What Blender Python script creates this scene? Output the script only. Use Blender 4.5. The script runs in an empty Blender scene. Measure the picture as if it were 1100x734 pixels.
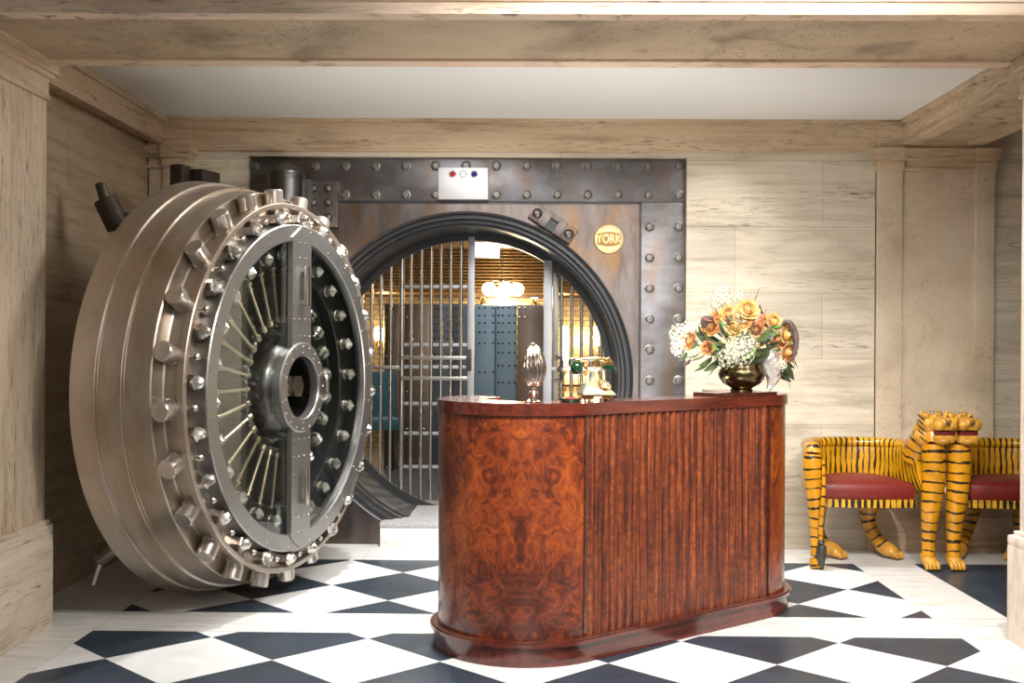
import bpy, bmesh, math, random
from mathutils import Vector, Matrix
random.seed(7)
PI = math.pi
sin, cos = math.sin, math.cos
R = math.radians
S = bpy.context.scene
COL = S.collection
F = 1215.0
H = 1.37

# ---------------------------------------------------------------- camera
cam_d = bpy.data.cameras.new('camera')
cam = bpy.data.objects.new('camera', cam_d)
COL.objects.link(cam)
cam_d.sensor_width = 36.0
cam_d.lens = F / 1100.0 * 36.0
cam_d.clip_start = 0.05
cam_d.clip_end = 100
CM = Matrix.Translation((0, 0, H)) @ Matrix.Rotation(0.01235, 4, 'Z') @ Matrix.Rotation(PI/2 - 0.0009, 4, 'X') @ Matrix.Rotation(0.0059, 4, 'Z')
cam.matrix_world = CM
S.camera = cam

def at(px, py, Y):
    """world point seen at pixel (px,py) on the plane y=Y"""
    d = CM.to_3x3() @ Vector(((px - 550) / F, -(py - 367) / F, -1))
    t = Y / d.y
    return Vector((0, 0, H)) + d * t

# ---------------------------------------------------------------- tagging
def tag(o, label=None, cat=None, group=None, kind=None):
    if label: o['label'] = label
    if cat: o['category'] = cat
    if group: o['group'] = group
    if kind: o['kind'] = kind
    return o

def empty(name, loc=(0, 0, 0), rz=0.0, label=None, cat=None, group=None):
    o = bpy.data.objects.new(name, None)
    o.empty_display_size = .1
    COL.objects.link(o)
    o.location = loc
    o.rotation_euler = (0, 0, rz)
    return tag(o, label, cat, group)

# ---------------------------------------------------------------- mesh builder
class MB:
    def __init__(s):
        s.bm = bmesh.new()
        s.uv = s.bm.loops.layers.uv.new('UVMap')
        s.M = Matrix.Identity(4)
    def v(s, p):
        return s.bm.verts.new(s.M @ Vector(p))
    def face(s, vs, uvs=None):
        try:
            f = s.bm.faces.new(vs)
        except ValueError:
            return None
        if uvs:
            for l, u in zip(f.loops, uvs):
                l[s.uv].uv = u
        return f
    def box(s, a, b, bev=0.0):
        x0, y0, z0 = a; x1, y1, z1 = b
        tmp = bmesh.new()
        vs = [tmp.verts.new(p) for p in ((x0,y0,z0),(x1,y0,z0),(x1,y1,z0),(x0,y1,z0),(x0,y0,z1),(x1,y0,z1),(x1,y1,z1),(x0,y1,z1))]
        for q in ((0,3,2,1),(4,5,6,7),(0,1,5,4),(1,2,6,5),(2,3,7,6),(3,0,4,7)):
            tmp.faces.new([vs[i] for i in q])
        if bev > 0:
            bmesh.ops.bevel(tmp, geom=list(tmp.edges), offset=bev, segments=2, profile=.7, affect='EDGES')
        s.absorb(tmp)
        return s
    def absorb(s, tmp):
        m = {}
        for v in tmp.verts: m[v] = s.bm.verts.new(s.M @ v.co)
        for f in tmp.faces:
            try: s.bm.faces.new([m[v] for v in f.verts])
            except ValueError: pass
        tmp.free()
    def lathe(s, prof, n=48, axis='Z', a0=0.0, a1=2*PI, rfun=None):
        """prof list of (h, r) along axis"""
        full = abs(a1 - a0 - 2*PI) < 1e-6
        cnt = n if full else n + 1
        rings = []
        for h, r in prof:
            ring = []
            if r < 1e-6:
                p = (h,0,0) if axis == 'X' else ((0,h,0) if axis == 'Y' else (0,0,h))
                v = s.v(p); ring = [v]*cnt
            else:
                for i in range(cnt):
                    a = a0 + (a1-a0)*i/n
                    rr = r * (rfun(a, h) if rfun else 1)
                    c_, s_ = rr*cos(a), rr*sin(a)
                    p = (h, c_, s_) if axis == 'X' else ((c_, h, s_) if axis == 'Y' else (c_, s_, h))
                    ring.append(s.v(p))
            rings.append(ring)
        for k in range(len(rings)-1):
            A, B = rings[k], rings[k+1]
            for i in range(n):
                j = (i+1) % cnt
                q = []
                for w in (A[i], A[j], B[j], B[i]):
                    if w not in q: q.append(w)
                if len(q) >= 3: s.face(q)
        return s
    def tube(s, p0, p1, r0, r1=None, n=12, caps=True):
        p0, p1 = Vector(p0), Vector(p1)
        if r1 is None: r1 = r0
        d = p1 - p0
        q = d.to_track_quat('Z', 'Y').to_matrix().to_4x4()
        old = s.M
        s.M = old @ Matrix.Translation(p0) @ q
        L = d.length
        prof = [(0, r0), (L, r1)]
        if caps: prof = [(0, 0)] + prof + [(L, 0)]
        s.lathe(prof, n)
        s.M = old
        return s
    def sweep(s, pts, radii, n=14, res=4, closed_ends=True, up=(0, 0, 1), power=1.0):
        """pts centre line, radii list of (ra, rb) elliptical; catmull-rom refined; uv.x = length"""
        P = [Vector(p) for p in pts]
        RR = [(r, r) if not isinstance(r, (tuple, list)) else r for r in radii]
        def cr(a, b, c, d, t):
            return .5*((2*b) + (c-a)*t + (2*a-5*b+4*c-d)*t*t + (3*b-a-3*c+d)*t*t*t)
        pts2, rad2 = [], []
        m = len(P)
        for i in range(m-1):
            a, b, c, d = P[max(i-1,0)], P[i], P[i+1], P[min(i+2,m-1)]
            ra, rb, rc, rd = RR[max(i-1,0)], RR[i], RR[i+1], RR[min(i+2,m-1)]
            for k in range(res):
                t = k/res
                pts2.append(cr(a,b,c,d,t))
                rad2.append(tuple(max(1e-4, cr(ra[q],rb[q],rc[q],rd[q],t)) for q in (0,1)))
        pts2.append(P[-1]); rad2.append(RR[-1])
        up = Vector(up)
        rings = []; lens = []; L = 0
        for i, p in enumerate(pts2):
            if i: L += (p - pts2[i-1]).length
            lens.append(L)
            t = (pts2[min(i+1,len(pts2)-1)] - pts2[max(i-1,0)]).normalized()
            sx = t.cross(up)
            if sx.length < .15: sx = t.cross(Vector((0,1,0)))
            sx.normalize()
            sy = sx.cross(t).normalized()
            ring = []
            for k in range(n):
                a = 2*PI*k/n
                ca, sa = cos(a), sin(a)
                if power != 1.0:
                    ca = math.copysign(abs(ca)**power, ca); sa = math.copysign(abs(sa)**power, sa)
                ring.append(s.v(p + sx*ca*rad2[i][0] + sy*sa*rad2[i][1]))
            rings.append(ring)
        for i in range(len(rings)-1):
            for k in range(n):
                j = (k+1) % n
                s.face([rings[i][k], rings[i][j], rings[i+1][j], rings[i+1][k]],
                       [(lens[i],k/n),(lens[i],(k+1)/n),(lens[i+1],(k+1)/n),(lens[i+1],k/n)])
        if closed_ends:
            for ring, l, rev in ((rings[0], 0, True), (rings[-1], lens[-1], False)):
                c = Vector((0,0,0))
                for v_ in ring: c += v_.co
                c /= n
                cv = s.bm.verts.new(c)
                for k in range(n):
                    j = (k+1) % n
                    q = [ring[k], ring[j], cv]
                    if rev: q.reverse()
                    s.face(q, [(l,.5)]*3)
        return s
    def ball(s, c, r, seg=12, rings=8, scale=(1,1,1), rot=None):
        tmp = bmesh.new()
        bmesh.ops.create_uvsphere(tmp, u_segments=seg, v_segments=rings, radius=r)
        mm = Matrix.Translation(c) @ (rot.to_4x4() if rot is not None else Matrix.Identity(4)) @ Matrix.Diagonal((*scale, 1))
        bmesh.ops.transform(tmp, matrix=mm, verts=tmp.verts)
        s.absorb(tmp)
        return s
    def prism(s, poly, z0, z1):
        """extrude plan polygon vertically"""
        a = [s.v((x, y, z0)) for x, y in poly]
        b = [s.v((x, y, z1)) for x, y in poly]
        n = len(poly)
        for i in range(n):
            j = (i+1) % n
            s.face([a[i], a[j], b[j], b[i]])
        s.face(list(reversed(a))); s.face(b)
        return s
    def ribbon(s, path, o0, o1, z0, z1):
        """solid strip along plan path of (x,y,nx,ny,len) between offsets o0<o1 along normal"""
        rings = []
        for x, y, nx, ny, l in path:
            rings.append(([s.v((x+nx*o0, y+ny*o0, z0)), s.v((x+nx*o1, y+ny*o1, z0)),
                           s.v((x+nx*o1, y+ny*o1, z1)), s.v((x+nx*o0, y+ny*o0, z1))], l))
        for (A, la), (B, lb) in zip(rings, rings[1:]):
            for k in range(4):
                j = (k+1) % 4
                zz = (z0, z0, z1, z1)
                s.face([A[k], A[j], B[j], B[k]], [(la,zz[k]),(la,zz[j]),(lb,zz[j]),(lb,zz[k])])
        for (A, la), rev in ((rings[0], False), (rings[-1], True)):
            s.face(list(reversed(A)) if not rev else A, [(la, z0)]*4)
        return s
    def build(s, name, mat, parent=None, angle=35, loc=None):
        bmesh.ops.remove_doubles(s.bm, verts=s.bm.verts, dist=1e-5)
        bmesh.ops.recalc_face_normals(s.bm, faces=s.bm.faces)
        me = bpy.data.meshes.new(name)
        s.bm.to_mesh(me); s.bm.free()
        for p in me.polygons: p.use_smooth = True
        me.set_sharp_from_angle(angle=R(angle))
        me.materials.append(mat)
        o = bpy.data.objects.new(name, me)
        COL.objects.link(o)
        if parent is not None: o.parent = parent
        if loc is not None: o.location = loc
        return o

def copy_tree(o, parent=None):
    c = o.copy(); COL.objects.link(c)
    if parent is not None: c.parent = parent
    for ch in list(o.children):
        copy_tree(ch, c)
    return c
def clone(o, loc=None, rot=None, scale=None, parent=None):
    c = o.copy(); COL.objects.link(c)
    c.parent = parent if parent is not None else o.parent
    if loc is not None: c.location = loc
    if rot is not None: c.rotation_euler = rot
    if scale is not None: c.scale = scale
    return c

# ---------------------------------------------------------------- materials
class NM:
    def __init__(s, name):
        s.m = bpy.data.materials.new(name); s.m.use_nodes = True
        s.t = s.m.node_tree; s.b = s.t.nodes['Principled BSDF']
    def n(s, typ, **kw):
        nd = s.t.nodes.new(typ)
        for k, v in kw.items():
            if k in nd.inputs: nd.inputs[k].default_value = v
            else: setattr(nd, k, v)
        return nd
    def l(s, a, b): s.t.links.new(a, b)
    def val(s, x, inp):
        if isinstance(x, (int, float)): inp.default_value = x
        else: s.l(x, inp)
    def math(s, op, a, b=None, c=None, clamp=False):
        nd = s.t.nodes.new('ShaderNodeMath'); nd.operation = op; nd.use_clamp = clamp
        s.val(a, nd.inputs[0])
        if b is not None: s.val(b, nd.inputs[1])
        if c is not None: s.val(c, nd.inputs[2])
        return nd.outputs[0]
    def pos(s, kind='Object'):
        return s.n('ShaderNodeTexCoord').outputs[kind]
    def wpos(s):
        return s.n('ShaderNodeNewGeometry').outputs['Position']
    def mapping(s, vec, scale=(1,1,1), loc=(0,0,0), rot=(0,0,0)):
        nd = s.n('ShaderNodeMapping'); nd.inputs['Scale'].default_value = scale
        nd.inputs['Location'].default_value = loc; nd.inputs['Rotation'].default_value = rot
        s.l(vec, nd.inputs['Vector']); return nd.outputs[0]
    def noise(s, vec, scale, detail=4, rough=.55, dist=0.0):
        nd = s.n('ShaderNodeTexNoise'); nd.inputs['Scale'].default_value = scale
        nd.inputs['Detail'].default_value = detail; nd.inputs['Roughness'].default_value = rough
        nd.inputs['Distortion'].default_value = dist
        if vec is not None: s.l(vec, nd.inputs['Vector'])
        return nd.outputs[0]
    def ramp(s, fac, stops, interp='LINEAR'):
        nd = s.n('ShaderNodeValToRGB'); nd.color_ramp.interpolation = interp
        els = nd.color_ramp.elements
        while len(els) < len(stops): els.new(.5)
        for e, (p, c) in zip(els, stops):
            e.position = p; e.color = (*c, 1) if len(c) == 3 else c
        s.val(fac, nd.inputs[0]); return nd.outputs[0]
    def mix(s, fac, a, b, mode='MIX'):
        nd = s.n('ShaderNodeMix'); nd.data_type = 'RGBA'; nd.blend_type = mode
        s.val(fac, nd.inputs[0])
        for x, i in ((a, 6), (b, 7)):
            if isinstance(x, tuple): nd.inputs[i].default_value = (*x, 1)
            else: s.l(x, nd.inputs[i])
        return nd.outputs[2]
    def bump(s, h, strength=.3, dist=.01):
        nd = s.n('ShaderNodeBump'); nd.inputs['Strength'].default_value = strength
        nd.inputs['Distance'].default_value = dist
        s.l(h, nd.inputs['Height']); s.l(nd.outputs[0], s.b.inputs['Normal'])
    def set(s, **kw):
        for k, v in kw.items():
            k = k.replace('_', ' ')
            inp = s.b.inputs[k]
            if isinstance(v, tuple) and len(v) == 3: inp.default_value = (*v, 1)
            elif isinstance(v, (int, float)): inp.default_value = v
            else: s.l(v, inp)
        return s

def travertine(name, base=(.66,.52,.37), dark=(.36,.26,.16), light=(.80,.70,.56), axis='Z', pits=.5, blocks=None, rough=.55):
    m = NM(name); w = m.wpos()
    k = {'Z': (.75, .75, 12.0), 'X': (9.0, 1.0, 1.0), 'Y': (1.0, 9.0, 1.0), 'V': (9.0, 9.0, 0.8), 'N': (2.0, 2.0, 2.0), 'F': (1.0, 7.0, 1.0)}[axis]
    mp = m.mapping(w, k)
    n1 = m.noise(mp, 1.6, 6, .6, .35)
    c = m.ramp(n1, [(.30, dark), (.43, base), (.53, tuple(.5*(a+b) for a,b in zip(base,light))), (.68, light)])
    n2 = m.noise(w, 1.1, 3, .6)
    c = m.mix(m.math('MULTIPLY', m.math('SUBTRACT', n2, .47, clamp=True), 1.1), c, dark)
    if blocks:
        br = m.n('ShaderNodeTexBrick')
        br.inputs['Scale'].default_value = 1.0
        br.inputs['Brick Width'].default_value = blocks[0]; br.inputs['Row Height'].default_value = blocks[1]
        br.inputs['Mortar Size'].default_value = .0018; br.inputs['Mortar Smooth'].default_value = .1
        br.inputs['Color1'].default_value = (.93,.93,.93,1); br.inputs['Color2'].default_value = (1.08,1.06,1.02,1)
        br.inputs['Mortar'].default_value = (.62,.56,.48,1)
        br.offset = .5
        sep = m.n('ShaderNodeSeparateXYZ'); m.l(w, sep.inputs[0])
        cmb = m.n('ShaderNodeCombineXYZ')
        m.l(sep.outputs[0 if blocks[2] == 'x' else 1], cmb.inputs[0]); m.l(sep.outputs[2], cmb.inputs[1])
        mm = m.mapping(cmb.outputs[0], (1,1,1), blocks[3])
        m.l(mm, br.inputs['Vector'])
        c = m.mix(1.0, c, br.outputs['Color'], 'MULTIPLY')
    kp = tuple(x*1.6 for x in k)
    np_ = m.noise(m.mapping(w, kp, (3.1, 1.7, .4)), 15.0 if axis == 'N' else 8.0, 4, .6, .3)
    msk = m.noise(m.mapping(w, tuple(x*.5 for x in k), (7,3,1)), 2.0, 2, .5)
    pit = m.math('MULTIPLY', m.math('MULTIPLY', m.math('SUBTRACT', np_, .565, clamp=True), 14, clamp=True), m.math('MULTIPLY', m.math('SUBTRACT', msk, .40, clamp=True), 6*pits, clamp=True))
    pit = m.math('MINIMUM', pit, .8)
    cl = m.ramp(m.noise(m.mapping(w, tuple(max(1.0, x*.35) for x in k), (9,4,2)), 1.5, 6, .65, .6), [(.52,(0,0,0)),(.70,(1,1,1))])
    c = m.mix(m.math('MULTIPLY', cl, .5), c, tuple(x*.66 for x in dark))
    c = m.mix(pit, c, (.14,.095,.055))
    m.set(Base_Color=c, Roughness=rough)
    m.b.inputs['Specular IOR Level'].default_value = .35
    hgt = m.math('SUBTRACT', m.math('MULTIPLY', n1, .35), pit)
    m.bump(hgt, .25, .006)
    return m.m

def steel(name, base=(.33,.31,.29), tint=(.30,.23,.17), amt=.5, rough=.34, metal=1.0, scale=(1,1,1), rust=0.0, nscale=2.5, smooth=False):
    m = NM(name); p = m.pos()
    n = m.noise(m.mapping(p, scale), nscale, 6, .65, .3)
    f = m.ramp(n, [(.38, (0,0,0)), (.66, (1,1,1))])
    c = m.mix(m.math('MULTIPLY', f, amt), base, tint)
    if rust > 0:
        n3 = m.noise(m.mapping(p, (5, 5, 1.0), (5,2,7)), 1.2, 5, .6, .2)
        r3 = m.ramp(n3, [(.50, (0,0,0)), (.66, (1,1,1))])
        c = m.mix(m.math('MULTIPLY', r3, rust), c, (.20,.11,.045))
    n2 = m.noise(m.mapping(p, scale), 5.0, 3, .5)
    r = m.math('ADD', rough-.05, m.math('MULTIPLY', n2, .1))
    m.set(Base_Color=c, Roughness=r, Metallic=metal)
    if smooth: return m.m
    m.bump(m.noise(m.mapping(p, scale), 12, 3, .5), .012, .003)
    return m.m

def plain(name, col, rough=.5, metal=0.0, coat=0.0, noise=0.0, nscale=8, sheen=0.0):
    m = NM(name)
    if noise > 0:
        n = m.noise(m.pos(), nscale, 4, .6)
        c = m.mix(m.ramp(n, [(.3,(0,0,0)),(.7,(1,1,1))]), tuple(x*(1-noise) for x in col), tuple(min(1, x*(1+noise)) for x in col))
        m.set(Base_Color=c)
    else: m.set(Base_Color=col)
    m.set(Roughness=rough, Metallic=metal, Coat_Weight=coat)
    m.b.inputs['Coat Roughness'].default_value = .08
    if sheen: m.set(Sheen_Weight=sheen)
    return m.m

def emit(name, col, strength, base=(.8,.8,.8)):
    m = NM(name); m.set(Base_Color=base, Emission_Color=col, Emission_Strength=strength); return m.m

WALL = (.66,.56,.43); WD = (.44,.35,.25); WL = (.78,.70,.58)
M = {}
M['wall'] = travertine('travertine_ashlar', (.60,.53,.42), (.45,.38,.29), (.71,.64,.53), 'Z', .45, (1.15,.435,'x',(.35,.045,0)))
M['wall_shaded'] = travertine('travertine_ashlar_shaded', (.42,.31,.20), (.27,.195,.12), (.49,.38,.26), 'Z', .25, (1.3,.435,'y',(.35,.045,0)))  # same stone as the back wall, darkened to paint in dim light
M['trav'] = travertine('travertine_trim', (.58,.43,.28), (.40,.28,.17), (.66,.52,.36), 'Z', .7)
M['trav_v'] = travertine('travertine_vertical', (.66,.52,.37), (.52,.39,.26), (.73,.60,.46), 'V', .6)
M['trav_pink'] = travertine('travertine_pier', (.72,.60,.49), (.55,.43,.33), (.82,.71,.61), 'V', .35)
M['trav_plinth'] = travertine('travertine_plinth', (.70,.58,.45), (.52,.41,.29), (.80,.69,.56), 'Z', .5)
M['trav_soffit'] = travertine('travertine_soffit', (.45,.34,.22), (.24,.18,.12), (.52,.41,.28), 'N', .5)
M['trav_edge'] = travertine('travertine_edge', (.72,.54,.39), (.52,.36,.24), (.80,.64,.50), 'Z', .8)
M['ceiling'] = plain('white_plaster', (.80,.80,.77), .8)
M['marble_step'] = travertine('pale_marble', (.74,.73,.70), (.60,.59,.57), (.84,.83,.80), 'Z', .05)
M['hammered'] = plain('bush_hammered_granite', (.42,.42,.42), .7, noise=.45, nscale=90)

def floor_mat():
    m = NM('marble_floor'); w = m.wpos()
    sep = m.n('ShaderNodeSeparateXYZ'); m.l(w, sep.inputs[0]); X, Y = sep.outputs[0], sep.outputs[1]
    d = .7167
    def rng(v, lo, hi):
        return m.math('MULTIPLY', m.math('GREATER_THAN', v, lo), m.math('LESS_THAN', v, hi))
    def diamond(x0, y0):
        fx = m.math('ABSOLUTE', m.math('SUBTRACT', m.math('FLOORED_MODULO', m.math('ADD', m.math('SUBTRACT', X, x0), d/2), d), d/2))
        fy = m.math('ABSOLUTE', m.math('SUBTRACT', m.math('FLOORED_MODULO', m.math('ADD', m.math('SUBTRACT', Y, y0), d/2), d), d/2))
        return m.math('LESS_THAN', m.math('ADD', fx, fy), d/2-.0015)
    inx = rng(X, -2.02, 2.03)
    pf = m.math('MULTIPLY', inx, m.math('LESS_THAN', Y, 5.27))
    pb = m.math('MULTIPLY', inx, rng(Y, 5.647, 7.025))
    pr = m.math('MULTIPLY', rng(X, 2.41, 5.0), rng(Y, 4.2, 7.035))
    dark = m.math('MAXIMUM', m.math('MULTIPLY', pf, diamond(.3583, 5.17)), m.math('MULTIPLY', pb, diamond(0.0, 6.29)))
    dark = m.math('MAXIMUM', dark, pr)
    tile = m.math('MAXIMUM', m.math('MAXIMUM', pf, pb), pr)
    nz = m.noise(w, 5, 6, .7, .6)
    white = m.ramp(nz, [(.3,(.70,.71,.705)),(.6,(.79,.80,.79))])
    black = m.ramp(m.noise(w, 3.0, 7, .7, .5), [(.35,(.022,.034,.050)),(.7,(.050,.068,.092))])
    st = m.noise(m.mapping(w, (1.0, 7.0, 1.0)), 3, 6, .65, .3)
    strip = m.ramp(st, [(.32,(.55,.53,.49)),(.5,(.72,.71,.68)),(.7,(.82,.81,.79))])
    veins = m.math('GREATER_THAN', m.noise(m.mapping(w, (2.0, 9.0, 1.0)), 7, 3, .6), .66)
    strip = m.mix(m.math('MULTIPLY', veins, .5), strip, (.33,.29,.24))
    # joints in the border strips
    jx = m.math('LESS_THAN', m.math('ABSOLUTE', m.math('SUBTRACT', m.math('FLOORED_MODULO', m.math('ADD', X, .28), 1.43), .7)), .0018)
    strip = m.mix(m.math('MULTIPLY', jx, .5), strip, (.3,.27,.23))
    def line(v, c): return m.math('LESS_THAN', m.math('ABSOLUTE', m.math('SUBTRACT', v, c)), .0022)
    c = m.mix(dark, white, black)
    c = m.mix(tile, strip, c)
    jl = m.math('MAXIMUM', line(Y, 5.27), m.math('MAXIMUM', line(Y, 5.647), m.math('MAXIMUM', line(X, -2.02), line(X, 2.03))))
    c = m.mix(m.math('MULTIPLY', jl, .45), c, (.25,.22,.19))
    m.set(Base_Color=c, Roughness=m.math('ADD', .26, m.math('MULTIPLY', nz, .22)))
    m.b.inputs['Specular IOR Level'].default_value = .4
    m.bump(m.noise(w, 60, 3, .6), .03, .002)
    return m.m
M['floor'] = floor_mat()

M['door_steel'] = steel('brushed_door_steel', (.54,.49,.43), (.38,.28,.20), .85, .34, .86, (3,1,1), 0.10, 1.6)
M['rim_steel'] = steel('polished_rim_steel', (.38,.375,.37), (.31,.30,.285), .5, .33, .9, (1,1,1), smooth=True)
M['bolt_steel'] = steel('bolt_steel', (.60,.56,.51), (.46,.36,.29), .6, .28, .85, (1,1,1), nscale=5, smooth=True)
M['nut_steel'] = steel('nut_steel', (.60,.57,.53), (.45,.36,.32), .5, .24, 1.0, (1,1,1), nscale=5, smooth=True)
M['well_steel'] = steel('black_well_steel', (.016,.016,.015), (.028,.026,.02), .5, .38, .5)
M['hub_steel'] = steel('hub_steel', (.20,.195,.185), (.10,.095,.09), .6, .28, 1.0)
M['rod_steel'] = steel('rod_steel', (.62,.53,.38), (.46,.34,.20), .6, .28, .85, nscale=4)
M['works_nut'] = steel('works_nut_steel', (.62,.59,.53), (.42,.36,.27), .6, .25, .85, nscale=6)
M['brass'] = steel('aged_brass', (.50,.36,.18), (.38,.26,.12), .5, .3, 1.0, nscale=20)
M['frame_steel'] = steel('frame_plate_steel', (.20,.175,.170), (.095,.075,.066), .95, .34, 1.0, (2.2,2.2,.7), .75, 2.6)
M['frame_band'] = steel('frame_band_steel', (.20,.20,.215), (.10,.09,.085), .95, .36, 1.0, (.9,.9,1.6), .45, 3.0)
M['frame_bolt'] = steel('frame_bolt_steel', (.21,.205,.20), (.15,.12,.085), .6, .38, .9, nscale=30)
M['throat'] = steel('blackened_throat_steel', (.060,.061,.065), (.040,.040,.042), .6, .34, .55)
M['threshold'] = steel('threshold_steel', (.30,.31,.32), (.22,.22,.22), .5, .36, 1.0)
M['old_iron'] = steel('dark_iron', (.085,.07,.055), (.05,.035,.025), .7, .45, .7)
M['hinge_steel'] = steel('hinge_barrel_steel', (.17,.17,.165), (.10,.10,.095), .5, .32, 1.0)
M['bar_steel'] = steel('bar_steel', (.55,.54,.51), (.42,.38,.33), .5, .28, 1.0, nscale=6)
M['gate_flat'] = steel('gate_flat_steel', (.42,.43,.45), (.34,.34,.35), .5, .42, .7)
M['satin'] = steel('satin_plate', (.66,.65,.66), (.64,.63,.63), .5, .42, .75, (1,1,1), nscale=6)
M['post_grey'] = steel('grey_post_steel', (.50,.50,.49), (.42,.42,.41), .5, .4, .6)

def glass():
    m = NM('clear_glass'); t = m.t
    t.nodes.remove(m.b)
    out = [n for n in t.nodes if n.type == 'OUTPUT_MATERIAL'][0]
    tr = m.n('ShaderNodeBsdfTransparent'); tr.inputs[0].default_value = (.93,.95,.94,1)
    gl = m.n('ShaderNodeBsdfGlossy'); gl.inputs['Roughness'].default_value = .02
    fr = m.n('ShaderNodeFresnel'); fr.inputs[0].default_value = 1.5
    mx = m.n('ShaderNodeMixShader')
    m.l(m.math('MULTIPLY', fr.outputs[0], .22), mx.inputs[0]); m.l(tr.outputs[0], mx.inputs[1]); m.l(gl.outputs[0], mx.inputs[2])
    m.l(mx.outputs[0], out.inputs[0])
    return m.m
M['glass'] = glass()

def burl(name, mirror=True, straight=False):
    m = NM(name)
    uv = m.n('ShaderNodeUVMap').outputs[0]
    sep = m.n('ShaderNodeSeparateXYZ'); m.l(uv, sep.inputs[0])
    u = m.math('ABSOLUTE', sep.outputs[0]) if mirror else sep.outputs[0]
    cmb = m.n('ShaderNodeCombineXYZ'); m.l(u, cmb.inputs[0]); m.l(sep.outputs[1], cmb.inputs[1])
    v = cmb.outputs[0]
    if straight:
        n = m.noise(m.mapping(v, (22, 1.6, 1)), 1.8, 6, .65, .4)
        c = m.ramp(n, [(.3,(.045,.010,.004)),(.5,(.15,.036,.010)),(.7,(.26,.075,.02))])
    else:
        n = m.noise(m.mapping(v, (1.5, 1.15, 1)), 8.5, 10, .76, 2.0)
        big = m.noise(m.mapping(v, (1.3, .8, 1), (.7,.25,0)), 2.1, 3, .5, .8)
        n = m.math('ADD', m.math('MULTIPLY', n, .62), m.math('MULTIPLY', big, .38))
        c = m.ramp(n, [(.37,(.020,.003,.002)),(.45,(.085,.013,.004)),(.53,(.23,.040,.007)),(.65,(.42,.105,.016))])
        eyes = m.noise(v, 26, 3, .6, 1.0)
        c = m.mix(m.math('MULTIPLY', m.math('GREATER_THAN', eyes, .62), .45), c, (.06,.012,.005))
    m.set(Base_Color=c, Roughness=.38, Coat_Weight=.45)
    m.b.inputs['Coat Roughness'].default_value = .12
    return m.m
M['burl'] = burl('burl_walnut')
def tambour():
    m = NM('tambour_walnut'); p = m.pos()
    n = m.noise(m.mapping(p, (24, 1, .9)), 2.2, 6, .65, .3)
    dash = m.noise(m.mapping(p, (26, 2, 22)), 2.0, 4, .7, .3)
    n = m.math('ADD', m.math('MULTIPLY', n, .62), m.math('MULTIPLY', dash, .38))
    c = m.ramp(n, [(.38,(.024,.004,.002)),(.47,(.085,.015,.005)),(.56,(.20,.040,.008)),(.66,(.40,.11,.02))])
    m.set(Base_Color=c, Roughness=.42, Coat_Weight=.3)
    m.b.inputs['Coat Roughness'].default_value = .15
    return m.m
M['tambour'] = tambour()
def mahog(name, a=(.045,.008,.005), b=(.15,.026,.012)):
    m = NM(name); n = m.noise(m.mapping(m.pos(), (1.5, 14, 14)), 2.2, 6, .6, .3)
    m.set(Base_Color=m.ramp(n, [(.3,a),(.7,b)]), Roughness=.26, Coat_Weight=.7)
    m.b.inputs['Coat Roughness'].default_value = .1
    return m.m
M['mahogany'] = mahog('mahogany')
M['dark_wood'] = mahog('dark_wood', (.03,.008,.005), (.08,.02,.01))

def tiger(name, spacing=.055, thin=.30, base=(.80,.42,.02), jitter=.02):
    m = NM(name)
    uv = m.n('ShaderNodeUVMap').outputs[0]
    sep = m.n('ShaderNodeSeparateXYZ'); m.l(uv, sep.inputs[0])
    p = m.pos()
    wob = m.noise(p, 9.0, 3, .6)
    s = m.math('ADD', sep.outputs[0], m.math('MULTIPLY', m.math('SUBTRACT', wob, .5), jitter*2.4))
    ph = m.math('DIVIDE', s, spacing)
    fr = m.math('ABSOLUTE', m.math('SUBTRACT', m.math('FRACT', ph), .5))
    cell = m.n('ShaderNodeTexWhiteNoise'); cell.noise_dimensions = '1D'
    m.l(m.math('FLOOR', ph), cell.inputs['W'])
    width = m.noise(m.mapping(p, (7,7,7), (1,5,2)), 1.4, 2, .5)
    th = m.math('MULTIPLY', m.math('ADD', m.math('SUBTRACT', width, .28), m.math('MULTIPLY', cell.outputs[0], .16)), thin)
    dark = m.math('LESS_THAN', fr, th)
    bn = m.noise(p, 5, 4, .6)
    b = m.ramp(bn, [(.35, tuple(x*.62 for x in base)), (.62, base)])
    m.set(Base_Color=m.mix(dark, b, (.018,.012,.006)), Roughness=.33, Coat_Weight=.35)
    m.b.inputs['Coat Roughness'].default_value = .2
    return m.m
M['tiger_back'] = tiger('tiger_paint_back', .038, .52, (.76,.37,.006), .012)
M['tiger_leg'] = tiger('tiger_paint_leg', .060, .32, (.66,.285,.008), .020)
M['tiger_apron'] = tiger('tiger_paint_apron', .038, .70, (.75,.40,.025), .0)
M['tiger_head'] = plain('tiger_head_paint', (.56,.27,.03), .4, 0, .3, .35, 18)
M['tiger_mark'] = plain('black_paint', (.02,.014,.008), .4)
M['mouth'] = plain('red_mouth_paint', (.12,.008,.006), .5)
M['tooth'] = plain('ivory_paint', (.75,.68,.5), .4)
M['tail_tuft'] = plain('dark_tail_paint', (.035,.032,.025), .45, noise=.5, nscale=40)
M['cushion'] = plain('oxblood_leather', (.17,.012,.007), .5, 0, .15, .15, 6)

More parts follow.
